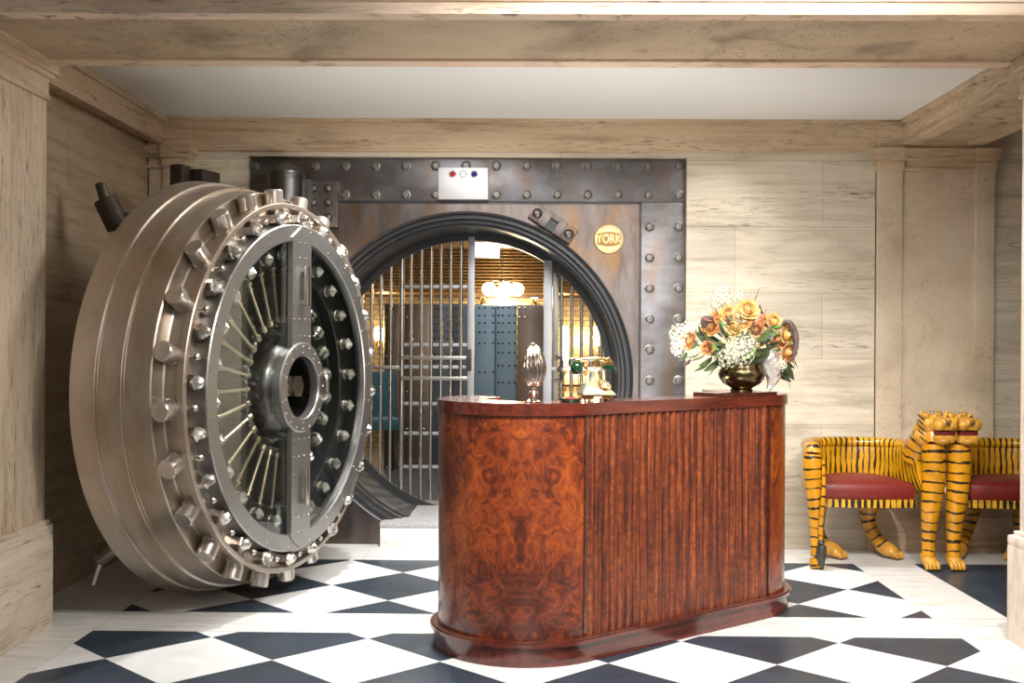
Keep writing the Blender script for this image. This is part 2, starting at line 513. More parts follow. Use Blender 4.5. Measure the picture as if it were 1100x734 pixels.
M['gold'] = plain('gold', (.80,.56,.24), .22, 1.0)
M['silver'] = steel('tarnished_silver', (.80,.72,.62), (.50,.34,.26), .7, .16, 1.0, nscale=12)
M['bowl'] = steel('bronze_bowl', (.20,.155,.075), (.12,.09,.045), .6, .24, 1.0, nscale=9)
M['onyx'] = plain('green_onyx', (.27,.27,.17), .18, 0, .6, .35, 22)
M['green_enamel'] = plain('green_enamel', (.004,.035,.013), .12, 0, .6)
M['dark_green'] = plain('dark_green_glass', (.01,.035,.025), .15, 0, .6)
M['crimson'] = plain('crimson_enamel', (.50,.02,.04), .3)
def petal(name, a, b):
    m = NM(name); n = m.noise(m.pos(), 30, 3, .6)
    m.set(Base_Color=m.ramp(n, [(.35,a),(.65,b)]), Roughness=.6); m.set(Sheen_Weight=.2)
    return m.m
M['rose_y'] = petal('yellow_petals', (.70,.40,.08), (.80,.56,.22))
M['rose_p'] = petal('peach_petals', (.62,.26,.06), (.74,.42,.14))
M['rose_c'] = petal('cream_petals', (.72,.55,.28), (.80,.70,.46))
M['hyd'] = petal('white_florets', (.58,.56,.40), (.74,.71,.58))
M['leaf'] = petal('green_leaves', (.028,.05,.010), (.075,.12,.022))
M['leaf_b'] = petal('bright_leaves', (.07,.19,.02), (.14,.30,.05))
M['leaf_r'] = petal('red_leaves', (.42,.06,.03), (.58,.14,.05))
M['leaf_d'] = petal('maroon_leaves', (.05,.012,.015), (.11,.03,.03))
M['amar'] = petal('brown_tassel', (.055,.032,.025), (.12,.075,.055))
M['twig'] = plain('twig', (.07,.06,.03), .7)

# vault room
def goldtile(name, base=(.50,.38,.22), bw=.10, rh=.055):
    m = NM(name); w = m.wpos(); sep = m.n('ShaderNodeSeparateXYZ'); m.l(w, sep.inputs[0])
    cmb = m.n('ShaderNodeCombineXYZ'); m.l(m.math('ADD', sep.outputs[0], sep.outputs[1]), cmb.inputs[0]); m.l(sep.outputs[2], cmb.inputs[1])
    br = m.n('ShaderNodeTexBrick'); br.inputs['Scale'].default_value = 1
    br.inputs['Brick Width'].default_value = bw; br.inputs['Row Height'].default_value = rh; br.inputs['Mortar Size'].default_value = .004
    br.inputs['Color1'].default_value = (*base, 1); br.inputs['Color2'].default_value = (*[x*.75 for x in base], 1); br.inputs['Mortar'].default_value = (.10,.06,.02,1)
    m.l(cmb.outputs[0], br.inputs['Vector'])
    m.set(Base_Color=br.outputs[0], Roughness=.32, Metallic=.6)
    return m.m
M['goldtile'] = goldtile('gold_deposit_boxes')
M['slat'] = plain('bronze_slats', (.66,.48,.27), .25, .9)
M['slat_dark'] = plain('dark_ceiling_void', (.05,.03,.018), .7)
M['blue_steel'] = steel('blue_grey_steel', (.21,.29,.34), (.15,.22,.27), .6, .42, .6, (1,1,1), .05, 3)
M['slate_steel'] = steel('slate_steel', (.12,.135,.155), (.08,.09,.10), .6, .42, .7)
M['brown_steel'] = steel('brown_satin_steel', (.26,.20,.16), (.19,.145,.115), .5, .30, .85, (5,5,.4))
M['rivet'] = plain('dark_rivets', (.03,.035,.04), .4, .6)
M['vault_floor'] = plain('vault_floor_stone', (.10,.10,.105), .5, noise=.4, nscale=30)
M['lamp_warm'] = emit('lamp_glow', (1.0,.72,.38), 30)
M['lamp_hot'] = emit('lamp_glow_hot', (1.0,.80,.50), 45)
M['panel_cool'] = emit('cool_light_panel', (.82,.93,1.0), 6)
M['bottle'] = emit('amber_painted_glow', (1.0,.36,.08), 1.4)  # emission stands in for light behind the bottles
M['teal'] = plain('teal_velvet', (.02,.10,.13), .7, sheen=.4)
M['black'] = plain('black_lacquer', (.01,.01,.01), .35)
M['led_red'] = emit('red_indicator', (.30,.0,.005), .5, (.25,.0,.0))
M['led_white'] = emit('white_indicator', (.8,.82,.85), .35)
M['led_blue'] = emit('blue_indicator', (.005,.005,.16), .5, (.0,.0,.14))

# ================================================================ SETTING
def struct(name, mb, mat, angle=35):
    o = mb.build(name, mat, angle=angle); o['kind'] = 'structure'; return o
DW = 7.485; DF = 7.545
ZC = 2.83; ZB = 2.666
FX0, FX1, FZ = -1.85, 1.056, 2.585

b = MB(); b.box((-3.4,-1.5,-.12),(5.2,7.70,0)); struct('floor', b, M['floor'])
b = MB()
b.box((-2.75,DW,0),(FX0,7.95,3.0)); b.box((FX1,DW,0),(5.0,7.95,3.0)); b.box((FX0,DW,FZ),(FX1,7.95,3.0))
struct('wall_back', b, M['wall'])
b = MB(); b.box((-2.8,5.2,0),(-2.51,7.5,3.0)); struct('wall_left', b, M['wall_shaded'])
b = MB(); b.box((5.0,3.0,0),(5.2,7.95,3.0)); struct('wall_right', b, M['wall_shaded'])
b = MB(); b.box((-2.6,5.2,ZC),(2.5,7.6,ZC+.15)); struct('ceiling', b, M['ceiling'])

tn = [0]
def trim(mb, mat, angle=35):
    tn[0] += 1
    return struct('trim_%d' % tn[0], mb, mat, angle)
# frieze along the back wall
b = MB()
b.box((-2.40,DW-.035,2.635),(2.47,DW+.01,ZC-.02),.003); b.box((-2.40,DW-.05,ZC-.022),(2.47,DW+.01,ZC+.01),.004)
b.box((-2.22,DW-.028,2.616),(2.29,DW+.01,2.636),.004)
trim(b, M['trav'])
# left side beam
b = MB(); b.box((-2.55,5.3,ZB),(-2.395,DW-.02,ZC+.02),.004); b.box((-2.40,5.3,ZC-.035),(-2.375,DW-.03,ZC+.01),.004); b.box((-2.46,5.3,ZB-.012),(-2.40,DW-.02,ZB+.01),.004)
trim(b, M['trav'])
# right side beam with recessed soffit
b = MB()
b.box((2.46,5.3,ZB+.02),(2.98,DW-.02,ZC+.2),.004)
b.box((2.455,5.3,ZB-.005),(2.56,DW-.02,ZB+.03),.005); b.box((2.88,5.3,ZB-.005),(2.98,DW-.02,ZB+.03),.005)
b.box((2.44,5.3,ZC-.035),(2.47,DW-.03,ZC+.01),.004)
trim(b, M['trav'])
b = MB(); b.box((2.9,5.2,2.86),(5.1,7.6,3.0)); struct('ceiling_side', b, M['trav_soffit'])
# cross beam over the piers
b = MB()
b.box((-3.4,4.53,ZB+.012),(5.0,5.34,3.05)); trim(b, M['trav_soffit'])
b = MB()
b.box((-3.4,4.51,ZB+.006),(5.0,4.60,3.06),.004)
b.box((-3.4,4.495,ZB+.055),(5.0,4.53,3.06),.004)
trim(b, M['trav_edge'])
b = MB(); b.box((-2.30,5.25,ZB-.002),(2.36,5.36,ZB+.05),.008); b.box((-2.30,5.345,ZB+.01),(2.36,5.37,3.0),.004)
b.box((-2.30,4.6,ZB-.002),(-2.24,5.30,ZB+.05),.008); b.box((2.27,4.6,ZB-.002),(2.33,5.30,ZB+.05),.008)
trim(b, M['trav_edge'])

def pier(sx, xs, xp, ymax, mat_s, mat_p):
    """near pier: shaft face at x=xs, plinth face at x=xp (towards bay)"""
    def bx(m, x, y0, y1, z0, z1, bev=.004):
        m.box((min(x, sx*3.3), y0, z0), (max(x, sx*3.3), y1, z1), bev)
    b = MB(); bx(b, xs, 4.56, ymax-.02, .5, 2.53); trim(b, mat_s)
    b = MB(); bx(b, xp, 4.52, ymax, 0, .440)
    trim(b, mat_p)
    b = MB(); bx(b, xp, 4.50, ymax+.010, .438, .488, .022); bx(b, xs-sx*.022, 4.545, ymax-.004, .484, .506, .008)
    trim(b, mat_p)
    b = MB(); bx(b, xs-sx*.016, 4.55, ymax-.008, 2.495, 2.52, .006); bx(b, xs-sx*.008, 4.55, ymax-.012, 2.518, 2.60, .003)
    bx(b, xs-sx*.03, 4.54, ymax+.005, 2.60, 2.625, .01); bx(b, xs-sx*.045, 4.53, ymax+.015, 2.622, ZB+.01, .005)
    trim(b, M['trav'])
pier(-1, -2.285, -2.25, 5.37, M['trav_v'], M['trav_plinth'])
pier(1, 2.280, 2.232, 5.26, M['trav_pink'], M['trav_pink'])

def pilaster(x0, x1, strips, base=True):
    b = MB(); b.box((x0, DW-.03, .40), (x1, DW+.02, 2.50), .003)
    for a, c in strips: b.box((a, DW-.052, .40), (c, DW+.0, 2.50), .006)
    trim(b, M['trav_n'])
    if base:
        b = MB(); b.box((x0-.05, DW-.06, 0), (x1+.05, DW+.02, .415), .004); b.box((x0-.05, DW-.075, .41), (x1+.05, DW+.02, .46), .02)
        trim(b, M['trav'])
    b = MB()
    b.box((x0-.012, DW-.06, 2.495), (x1+.012, DW+.02, 2.515), .006)
    b.box((x0, DW-.05, 2.51), (x1, DW+.02, 2.565), .003)
    b.box((x0-.02, DW-.075, 2.56), (x1+.02, DW+.02, 2.585), .01)
    b.box((x0-.035, DW-.09, 2.58), (x1+.035, DW+.02, 2.64), .012)
    for a, c in strips: b.box((a-.012, DW-.104, 2.560), (c+.012, DW, 2.641), .010); b.box((a-.004, DW-.075, 2.505), (c+.004, DW, 2.562), .004)
    trim(b, M['trav'])
    b = MB(); b.box((x0, DW-.065, 2.635), (x1, DW+.01, ZC-.022), .003); trim(b, M['trav'])
M['trav_n'] = travertine('travertine_smooth', (.62,.50,.36), (.50,.39,.27), (.68,.57,.43), 'N', .25)
pilaster(2.295, 3.06, [(2.295,2.46),(2.94,3.06)])
pilaster(-2.50, -2.215, [(-2.40,-2.215)])

# ================================================================ VAULT FRAME
VC = Vector((at(500.5,400,DF).x, 0, 1.116))
vf = empty('vault_surround', (VC.x, DF, 0), 0, 'massive square steel vault door frame with riveted border around the round opening', 'vault frame')
lx0, lx1 = FX0-VC.x, FX1-VC.x
R1 = 1.108
def plate_with_hole(mb, x0, x1, z0, z1, cz, r, y0, y1, n=96):
    """rect plate with round hole; local coords, hole centre (0,cz)"""
    def edge(a):
        c_, s_ = cos(a), sin(a)
        t = 1e9
        if c_ > 1e-9: t = min(t, x1/c_)
        if c_ < -1e-9: t = min(t, x0/c_)
        if s_ > 1e-9: t = min(t, (z1-cz)/s_)
        if s_ < -1e-9: t = min(t, (z0-cz)/s_)
        return (c_*t, cz+s_*t)
    angs = [2*PI*i/n for i in range(n)]
    for cx_, cz_ in ((x0,z0),(x1,z0),(x1,z1),(x0,z1)):
        angs.append(math.atan2(cz_-cz, cx_) % (2*PI))
    angs = sorted(set(round(a, 9) for a in angs))
    A = []
    for a in angs:
        ex, ez = edge(a)
        A.append([mb.v((r*cos(a), y0, cz+r*sin(a))), mb.v((ex, y0, ez)), mb.v((ex, y1, ez)), mb.v((r*cos(a), y1, cz+r*sin(a)))])
    k = len(A)
    for i in range(k):
        j = (i+1) % k
        for q in range(4):
            p = (q+1) % 4
            mb.face([A[i][q], A[i][p], A[j][p], A[j][q]])
zc = VC.z
b = MB(); plate_with_hole(b, lx0, lx1, 0.0, FZ, zc, min(R1, zc-.003), 0.012, .30)
b.build('inner_plate', M['frame_steel'], vf)
# raised border bands
bw_top = .288; bw_side = .292
b = MB()
b.box((lx0, -.005, FZ-bw_top), (lx1, .10, FZ), .003)
b.build('border_band', M['frame_band'], vf)
b = MB(); b.box((lx1-bw_side, -.005, 0), (lx1, .10, FZ-bw_top-.002), .003); b.build('border_band', M['frame_band'], vf)
b = MB(); b.box((lx0, -.005, 0), (lx0+bw_side, .10, FZ-bw_top-.002), .003); b.build('border_band', M['frame_band'], vf)
b = MB()
b.box((lx1-bw_side-.014, .004, 0), (lx1-bw_side-.001, .03, FZ-bw_top-.006)); b.box((lx0+bw_side+.001, .004, 0), (lx0+bw_side+.014, .03, FZ-bw_top-.006)); b.box((lx0+bw_side, .004, FZ-bw_top-.014), (lx1-bw_side, .03, FZ-bw_top-.001))
b.build('seam', M['throat'], vf)
# bolts
def bolt_mesh():
    b = MB(); b.lathe([(.0,.0),(-.0,.036),(-.004,.036),(-.006,.027),(-.02,.026),(-.025,.02),(-.026,0)], 8, 'Y'); return b
proto = bolt_mesh().build('border_bolt', M['frame_bolt'], vf, 30)
pts = []
for i in range(15):
    px = 273 + i*32.55
    p = at(px, 178.5, DF); pts.append((p.x-VC.x, p.z))
    if i >= 1:
        p = at(px, 209.5, DF); pts.append((p.x-VC.x, p.z))
for k in range(2, 12):
    for px in (697.5, 728.5):
        y = 178.5 + 32.9*k
        if k == 2: y = 244
        if y > 560: continue
        p = at(px, y, DF); pts.append((p.x-VC.x, p.z))
for k in range(1, 12):
    for px in (273, 305):
        p = at(px, 178.5+32.9*k, DF)
        if px == 305 and k == 1: continue
        if p.z > .05: pts.append((p.x-VC.x, p.z))
for i, (x, z) in enumerate(pts):
    o = proto if i == 0 else clone(proto)
    o.location = (x, -.005, z)
# stepped throat
b = MB()
b.lathe([(.012,R1+.006),(-.012,R1+.006),(-.016,R1),(-.012,R1-.008),(.03,R1-.012),(.03,R1-.036),(.09,R1-.042),(.09,R1-.062),(.15,R1-.066),(.15,R1-.078),(.88,R1-.08),(.88,R1-.02),(.30,R1-.002)], 128, 'Y')
for v_ in b.bm.verts: v_.co.z += zc
o = b.build('throat_ring', M['throat'], vf, 25)
o['label'] = 'blackened stepped steel ring lining the round opening'
# grille seat ring deep in the throat
b = MB(); b.lathe([(.70,R1-.08),(.70,R1-.125),(.76,R1-.125),(.76,R1-.08)], 96, 'Y')
for v_ in b.bm.verts: v_.co.z += zc
b.build('seat_ring', M['throat'], vf, 25)
# bolted hinge block upper left
p0 = at(331,196,DF); p1 = at(364,245,DF)
b = MB(); b.box((p0.x-VC.x, -.06, p1.z), (p1.x-VC.x, .0, p0.z), .006); b.box((p0.x-VC.x+.098,-.066,p1.z+.004),(p0.x-VC.x+.104,-.05,p0.z-.004)); hb = b.build('hinge_plate', M['frame_steel'], vf)
bp = None
for px in (339.5, 355):
    for py in (204, 219, 235):
        p = at(px, py, DF)
        if bp is None:
            b = MB(); b.lathe([(0,0),(0,.036),(-.014,.036),(-.014,.027)], 6, 'Y'); b.lathe([(-.012,.028),(-.03,.027),(-.045,.018),(-.05,0)], 14, 'Y')
            bp = b.build('hinge_bolt', M['frame_bolt'], hb, 30); o = bp
        else: o = clone(bp)
        o.location = (p.x-VC.x, -.06, p.z)
# hinge barrel
pc = at(307, 200, 7.36)
b = MB(); b.lathe([(-1.98+0,.118),(.05,.118),(.058,.11),(.075,.105),(.095,.055),(.115,.02),(.12,0)], 40, 'Z'); b.lathe([(.0,.122),(.03,.124),(.035,.12)], 40, 'Z')
b.build('hinge_barrel', M['hinge_steel'], vf, 35, (pc.x-VC.x, 7.38-DF, 2.50-.09))
b = MB(); b.box((pc.x-VC.x-.02, -.17, 2.15), (pc.x-VC.x+.16, 0.0, 2.42), .01); b.build('hinge_bracket', M['hinge_steel'], vf)
b = MB(); b.box((pc.x-VC.x-.02, -.17, .25), (pc.x-VC.x+.16, 0.0, .55), .01)
b.build('hinge_bracket', M['hinge_steel'], vf)
# square-hole keeper bracket
pk = at(594, 241, DF)
b = MB()
b.M = Matrix.Translation((pk.x-VC.x, -.02, pk.z)) @ Matrix.Rotation(R(33), 4, 'Y')
b.box((-.165,-.018,-.055),(.165,.015,.055),.006)
b.box((-.085,-.045,-.058),(-.03,.0,.058),.005); b.box((.03,-.045,-.058),(.085,.0,.058),.005); b.box((-.04,-.045,.02),(.04,.0,.058),.004)
kb = b.build('keeper_bracket', M['frame_steel'], vf)
b = MB(); b.M = Matrix.Translation((pk.x-VC.x, -.02, pk.z)) @ Matrix.Rotation(R(33), 4, 'Y')
b.box((-.03,-.021,-.05),(.03,-.016,.02)); b.build('keeper_recess', M['throat'], kb)
for s_ in (-1, 1):
    b = MB(); b.M = Matrix.Translation((pk.x-VC.x, -.038, pk.z)) @ Matrix.Rotation(R(33), 4, 'Y') @ Matrix.Translation((s_*.125,0,0))
    b.lathe([(0,.034),(-.008,.03),(-.016,.018),(-.018,0)], 18, 'Y'); b.build('keeper_screw', M['frame_bolt'], kb)

# brass maker's badge with letters
pb = at(654, 257, DF)
bd = empty('maker_badge', (pb.x, DF+.012-.001, pb.z), 0, 'round brass badge with raised lettering on the steel frame right of the opening', 'badge')
b = MB(); b.lathe([(0,0),(0,.098),(-.012,.098),(-.016,.094),(-.016,.088),(-.012,.084),(-.012,0)], 48, 'Y'); b.build('disc', M['brass'], bd)
M['brass_dark'] = steel('dark_brass', (.25,.16,.06), (.18,.11,.04), .5, .4, 1.0, nscale=30)
b = MB()
K = 16
top = [( -.078+.156*i/K, .030+.019*cos(( -1+2*i/K)*1.3)) for i in range(K+1)]
poly = top + [(x, -z) for x, z in reversed(top)]
vs0 = [b.v((x, -.0125, z)) for x, z in poly]; vs1 = [b.v((x, -.0135, z)) for x, z in poly]
b.face(vs1)
for i in range(len(poly)):
    j = (i+1) % len(poly); b.face([vs0[i], vs0[j], vs1[j], vs1[i]])
b.build('lettering_field', M['brass_dark'], bd)
def text_mesh(name, body, size, mat, parent, loc, ext=.002, sx=1.0, bulge=None, rot=(PI/2,0,0), z_scale=1.0):
    cu = bpy.data.curves.new(name, 'FONT'); cu.body = body; cu.size = size; cu.extrude = ext
    cu.align_x = 'CENTER'; cu.align_y = 'CENTER'; cu.resolution_u = 3; cu.offset = size*.018
    tmp = bpy.data.objects.new(name, cu); COL.objects.link(tmp)
    dg = bpy.context.evaluated_depsgraph_get(); dg.update()
    me = bpy.data.meshes.new_from_object(tmp.evaluated_get(dg))
    bpy.data.objects.remove(tmp)
    if bulge:
        for v_ in me.vertices:
            v_.co.y *= 1 + bulge*cos(min(1.5, abs(v_.co.x)/ (bulge_w)) )
    me.materials.clear(); me.materials.append(mat)
    o = bpy.data.objects.new(name, me); COL.objects.link(o); o.parent = parent
    o.location = loc; o.rotation_euler = rot; o.scale = (sx, z_scale, 1)
    return o
bulge_w = .06
text_mesh('lettering', 'YORK', .064, M['brass'], bd, (0,-.0145,0), .002, .95, .35, z_scale=1.0)

# indicator panel
p0 = at(471,180.5,DF-.03); p1 = at(524.5,215,DF-.03)
ip = empty('indicator_panel', ((p0.x+p1.x)/2, DF-.005, (p0.z+p1.z)/2), 0, 'small silver box with red, white and blue indicator lights above the round opening', 'indicator panel')
hw, hh = (p1.x-p0.x)/2, (p0.z-p1.z)/2
b = MB(); b.box((-hw,-.05,-hh),(hw,0,hh),.006); b.build('box', M['satin'], ip)
for px, mt, lab in ((486.2,'led_red','red indicator light'),(497.5,'led_white','white indicator light'),(509.5,'led_blue','blue indicator light')):
    p = at(px,187.3,DF-.05)
    b = MB(); b.lathe([(0,.026),(-.004,.026),(-.006,.021),(-.003,.0205),(-.003,0)], 24, 'Y')
    bz = b.build('bezel', M['satin'], ip, loc=(p.x-ip.location.x, -.0505, p.z-ip.location.z))
    b = MB(); b.lathe([(-.003,.019),(-.008,.017),(-.010,.009),(-.011,0)], 24, 'Y')
    l = b.build('lamp', M[mt], bz); l['label'] = lab

# marble step
b = MB(); b.box((-.955, 7.45, 0), (.62, 8.42, .130), .004)
st = empty('marble_step', (-.17, 7.45, 0), 0, 'pale marble step block with a rough grey edge at the foot of the round opening', 'step')
o = b.build('block', M['marble_step']); o.location = (.17,-7.45,0); o.parent = st
b = MB(); b.box((-.957, 7.446, .132), (.622, 8.42, .163), .003)
o = b.build('tread', M['hammered']); o.location = (.17,-7.45,0); o.parent = st
o['label'] = 'rough bush-hammered grey tread'

# ================================================================ VAULT DOOR
CX, CY = -1.19, 5.95
vd = empty('vault_door', (CX, CY, 0), R(-18), 'enormous round steel vault door swung open at left with glazed works and radial bolts', 'vault door')
CZ = 1.116
def up(mb):
    for v_ in mb.bm.verts: v_.co.z += CZ
    return mb
b = MB()
b.lathe([(-.575,0),(-.575,1.07),(-.560,1.096),(-.555,1.100),(-.436,1.086),(-.432,1.083),(-.431,1.072),(-.427,1.069),(-.424,1.071),(-.316,1.056),(-.312,1.053),(-.311,1.042),(-.307,1.039),(-.304,1.041),(-.182,1.026),(-.176,1.020),(-.168,.955),(-.160,.948),(-.080,.945)], 160, 'X')
up(b).build('door_body', M['door_steel'], vd, 28)
b = MB()
b.lathe([(-.085,.94),(-.082,.964),(-.080,.967),(-.050,.967),(-.046,.963),(-.046,.945),(-.049,.941),(-.082,.937),(-.082,.852),(-.02,.852)], 160, 'X')
up(b).build('flange_ring', M['door_steel'], vd, 28)
# rim around the window
b = MB()
b.lathe([(-.09,.856),(-.004,.856),(.001,.851),(.001,.772),(-.004,.766),(-.03,.766),(-.03,.812),(-.09,.812)], 160, 'X')
wr = up(b).build('window_rim', M['rim_steel'], vd, 28)
b = MB()
for k in range(24):
    a = R(7.5 + 15*k)
    for rr in (.79, .832):
        b.ball((.001, rr*cos(a), CZ+rr*sin(a)), .0055, 8, 5, (.6,1,1))
rv = b.build('rim_rivets', M['nut_steel'], wr)
# dark well behind the glass
b = MB(); b.lathe([(-.031,.795),(-.088,.795),(-.092,.785),(-.092,.640),(-.098,.632),(-.160,.628),(-.165,.62),(-.165,0)], 96, 'X')
up(b).build('works_well', M['well_steel'], vd, 28)
# locking bolts
b = MB(); b.lathe([(.90,.0),(.90,.05),(.958,.05),(.960,.0475),(1.034,.0475),(1.040,.043),(1.040,0)], 32, 'Z')
bp = b.build('locking_bolt', M['bolt_steel'], vd, 30)
for k in range(24):
    o = bp if k == 0 else clone(bp)
    o.location = (-.122, 0, CZ)
    o.rotation_euler = (R(15*k + 4), 0, 0)
# hex nuts and studs on the annulus
b = MB(); b.lathe([(0,0),(0,.040),(.055,.040),(.062,.035)], 6, 'X'); b.lathe([(.06,.035),(.066,.031),(.083,.022),(.092,.010),(.093,0)], 8, 'X')
bp = b.build('hex_nut', M['nut_steel'], vd, 25)
for k in range(24):
    a = R(15*k - 3.5)
    o = bp if k == 0 else clone(bp)
    o.location = (-.082, .894*cos(a), CZ+.893*sin(a)); o.rotation_euler = (a, 0, 0)
b = MB(); b.lathe([(0,.008),(.045,.008)], 10, 'X'); b.lathe([(.04,0),(.04,.016),(.052,.017),(.06,.010),(.062,0)], 12, 'X')
bp = b.build('stud', M['nut_steel'], vd, 30)
for k in range(24):
    a = R(15*k + 4)
    o = bp if k == 0 else clone(bp)
    o.location = (-.082, .894*cos(a), CZ+.893*sin(a))
# works: diamond nuts on the well plate
b = MB(); b.lathe([(-.006,0),(-.006,.036),(0,.036),(0,.030),(.030,.030),(.030,.022)], 12, 'X'); b.lathe([(.029,.036),(.036,.034),(.062,.0)], 6, 'X')
bp = b.build('works_nut', M['works_nut'], vd, 15)
for k in range(24):
    a = R(15*k + 4)
    o = bp if k == 0 else clone(bp)
    o.location = (-.088, .70*cos(a), CZ+.70*sin(a)); o.rotation_euler = (a+.3*k, 0, 0)
# rods
b = MB(); b.lathe([(.345,0),(.345,.009),(.35,.017),(.375,.017),(.38,.009),(.43,.009),(.432,.012),(.438,.012),(.44,.009),(.59,.009),(.592,.013),(.604,.013),(.606,.009),(.625,.009),(.627,.018),(.637,.018),(.64,.009),(.67,.009)], 14, 'Z')
bp = None
for k in range(17):
    if bp is None: o = bp = b.build('bolt_rod', M['rod_steel'], vd, 30)
    else: o = clone(bp)
    o.location = (-.10, 0, CZ); o.rotation_euler = (R(-1 + 11.4*k), 0, 0)
# spring collars on the far side of the works
b = MB(); b.lathe([(0,.026),(.006,.040),(.012,.026)], 20, 'Z'); b.lathe([(.03,.026),(.036,.040),(.042,.026)], 20, 'Z'); b.lathe([(-.02,.012),(.06,.012)], 14, 'Z')
bp = None
for k in range(-4, 5):
    if bp is None: bp = b.build('spring_collar', M['works_nut'], vd, 30); o = bp
    else: o = clone(bp)
    o.location = (-.12, .47*cos(R(15*k+6)), CZ+.47*sin(R(15*k+6))); o.rotation_euler = (R(15*k+6)-PI/2, 0, 0)
# small nuts round the hub
b = MB(); b.lathe([(0,.018),(.03,.018),(.042,.012),(.045,0)], 8, 'X')
bp = b.build('hub_nut', M['works_nut'], vd, 25)
for k in range(16):
    a = R(90 + 11.4*k + 5)
    o = bp if k == 0 else clone(bp)
    o.location = (-.155, .335*cos(a), CZ+.335*sin(a))
# hub
b = MB(); b.lathe([(-.165,.305),(-.155,.30),(-.145,.278),(-.10,.272),(-.06,.262),(-.035,.235),(-.028,.20),(-.03,.165),(-.162,.16),(-.162,0)], 96, 'X')
up(b).build('hub', M['hub_steel'], vd, 40)
# time lock in the eye
b = MB(); b.box((-.12,-.055,CZ-.045),(-.055,.01,CZ+.055),.004); tl = b.build('time_lock', M['brass'], vd)
b = MB(); b.lathe([(-.054,.0),(-.054,.022),(-.050,.022),(-.050,.0)], 20, 'X')
for v_ in b.bm.verts: v_.co.z += CZ+.028; v_.co.y += -.022
b.build('clock_face', M['silver'], tl)
b = MB(); b.lathe([(-.054,.0),(-.054,.022),(-.050,.022),(-.050,.0)], 20, 'X')
for v_ in b.bm.verts: v_.co.z += CZ-.018; v_.co.y += -.022
b.build('clock_face', M['silver'], tl)
b = MB(); b.lathe([(-.155,0),(-.155,.062),(-.04,.062),(-.04,0)], 6, 'X')
for v_ in b.bm.verts: v_.co.z += CZ+.003; v_.co.y += .055
b.build('lock_housing', M['old_iron'], vd)
# strap with eye ring
b = MB()
def slab(pts2, x0, x1):
    a = [b.v((x0, y, z)) for y, z in pts2]; c = [b.v((x1, y, z)) for y, z in pts2]
    n = len(pts2)
    for i in range(n):
        j = (i+1) % n; b.face([a[i], a[j], c[j], c[i]])
    b.face(list(reversed(a))); b.face(c)
w = .098
slab([(-w, CZ+.21), (w, CZ+.21), (w, CZ+.785), (0, CZ+.846), (-w, CZ+.785)], -.02, .009)
slab([(-w, CZ-.785), (0, CZ-.846), (w, CZ-.785), (w, CZ-.21), (-w, CZ-.21)], -.02, .0088)
sp = b.build('strap', M['rim_steel'], vd)
b = MB(); b.lathe([(-.03,.165),(.014,.165),(.020,.170),(.020,.230),(.014,.238),(-.03,.238)], 96, 'X'); up(b)
er = b.build('eye_ring', M['rim_steel'], vd, 28)
b = MB()
for k in range(20):
    a = 2*PI*k/20
    b.ball((.020, .217*cos(a), CZ+.217*sin(a)), .006, 8, 5, (.6,1,1))
    if k % 2: b.ball((.020, .184*cos(a), CZ+.184*sin(a)), .005, 8, 5, (.6,1,1))
b.build('eye_rivets', M['nut_steel'], er)
b = MB()
for sg in (1, -1):
    for zz in (.27, .36, .45, .52, .60, .68, .76):
        for yy in (-.08, -.03, .03, .08):
            if zz > .7 and abs(yy) > .05: continue
            if .38 < zz < .62 and abs(yy) < .05: continue
            b.ball((.012, yy, CZ+sg*zz), .005, 8, 5, (.6,1,1))
b.build('strap_rivets', M['nut_steel'], sp)
for z0, z1 in ((.43,.64), (-.62,-.43)):
    b = MB(); b.box((.024,.000,CZ+z0),(.040,.032,CZ+z1),.005); b.box((.008,.006,CZ+z0+.01),(.026,.026,CZ+z0+.03)); b.box((.008,.006,CZ+z1-.03),(.026,.026,CZ+z1-.01))
    b.build('grab_bar', M['nut_steel'], sp)
b = MB(); b.sweep([(.018,.215,CZ-.07),(.04,.215,CZ-.05),(.042,.215,CZ),(.04,.215,CZ+.05),(.018,.215,CZ+.07)], [.014]*5, 10, 4, up=(0,1,0)); b.build('grab_bar', M['nut_steel'], er)
# glass pane
b = MB(); b.lathe([(-.024,.78),(-.018,.78)], 96, 'X'); b.lathe([(-.018,.78),(-.018,.232)], 96, 'X'); b.lathe([(-.024,.78),(-.024,.232)], 96, 'X')
up(b).build('window_glass', M['glass'], vd, 28)
# crane hinge yoke on the back
b = MB()
b.box((-.66,-.60,CZ+.62),(-.575,.98,CZ+.84),.02); b.box((-.66,-.60,CZ-.84),(-.575,.98,CZ-.62),.02)
b.box((-.70,.95,CZ-.86),(-.585,1.10,CZ+.86),.02)
yk = b.build('hinge_yoke', M['old_iron'], vd)
def wl(p):  # world -> door local
    return (Matrix.Rotation(R(18), 4, 'Z') @ (Vector(p) - Vector((CX, CY, 0))))
p1_ = wl(at(114,212,6.05)); pa = wl(at(105,192,6.02)); pb_ = wl(at(127,250,6.1)); pt = wl(at(112,198,6.05)); pt0 = wl(at(108,195,6.05))
b = MB()
a0 = Vector(wl(at(127,244,6.05))); a1 = Vector(wl(at(113,215,6.05))); a2 = Vector(wl(at(108,197,6.05)))
b.tube(a0, a1, .062, .062, 20); b.tube(a1, a2, .03, .03, 16)
b.build('hinge_pin', M['old_iron'], vd)
b = MB(); b.tube(Vector(wl(at(122,236,6.05))), Vector(wl(at(170,240,6.2))), .045, .045, 12)
b.build('pin_arm', M['old_iron'], vd)
b = MB(); q0 = wl(at(205,188,6.75)); 
b.M = Matrix.Translation(q0); b.box((-.03,-.03,-.1),(.10,.16,.03),.012); b.box((-.05,-.14,-.16),(.03,-.04,.045),.012)
b.build('pressure_lug', M['old_iron'], vd)
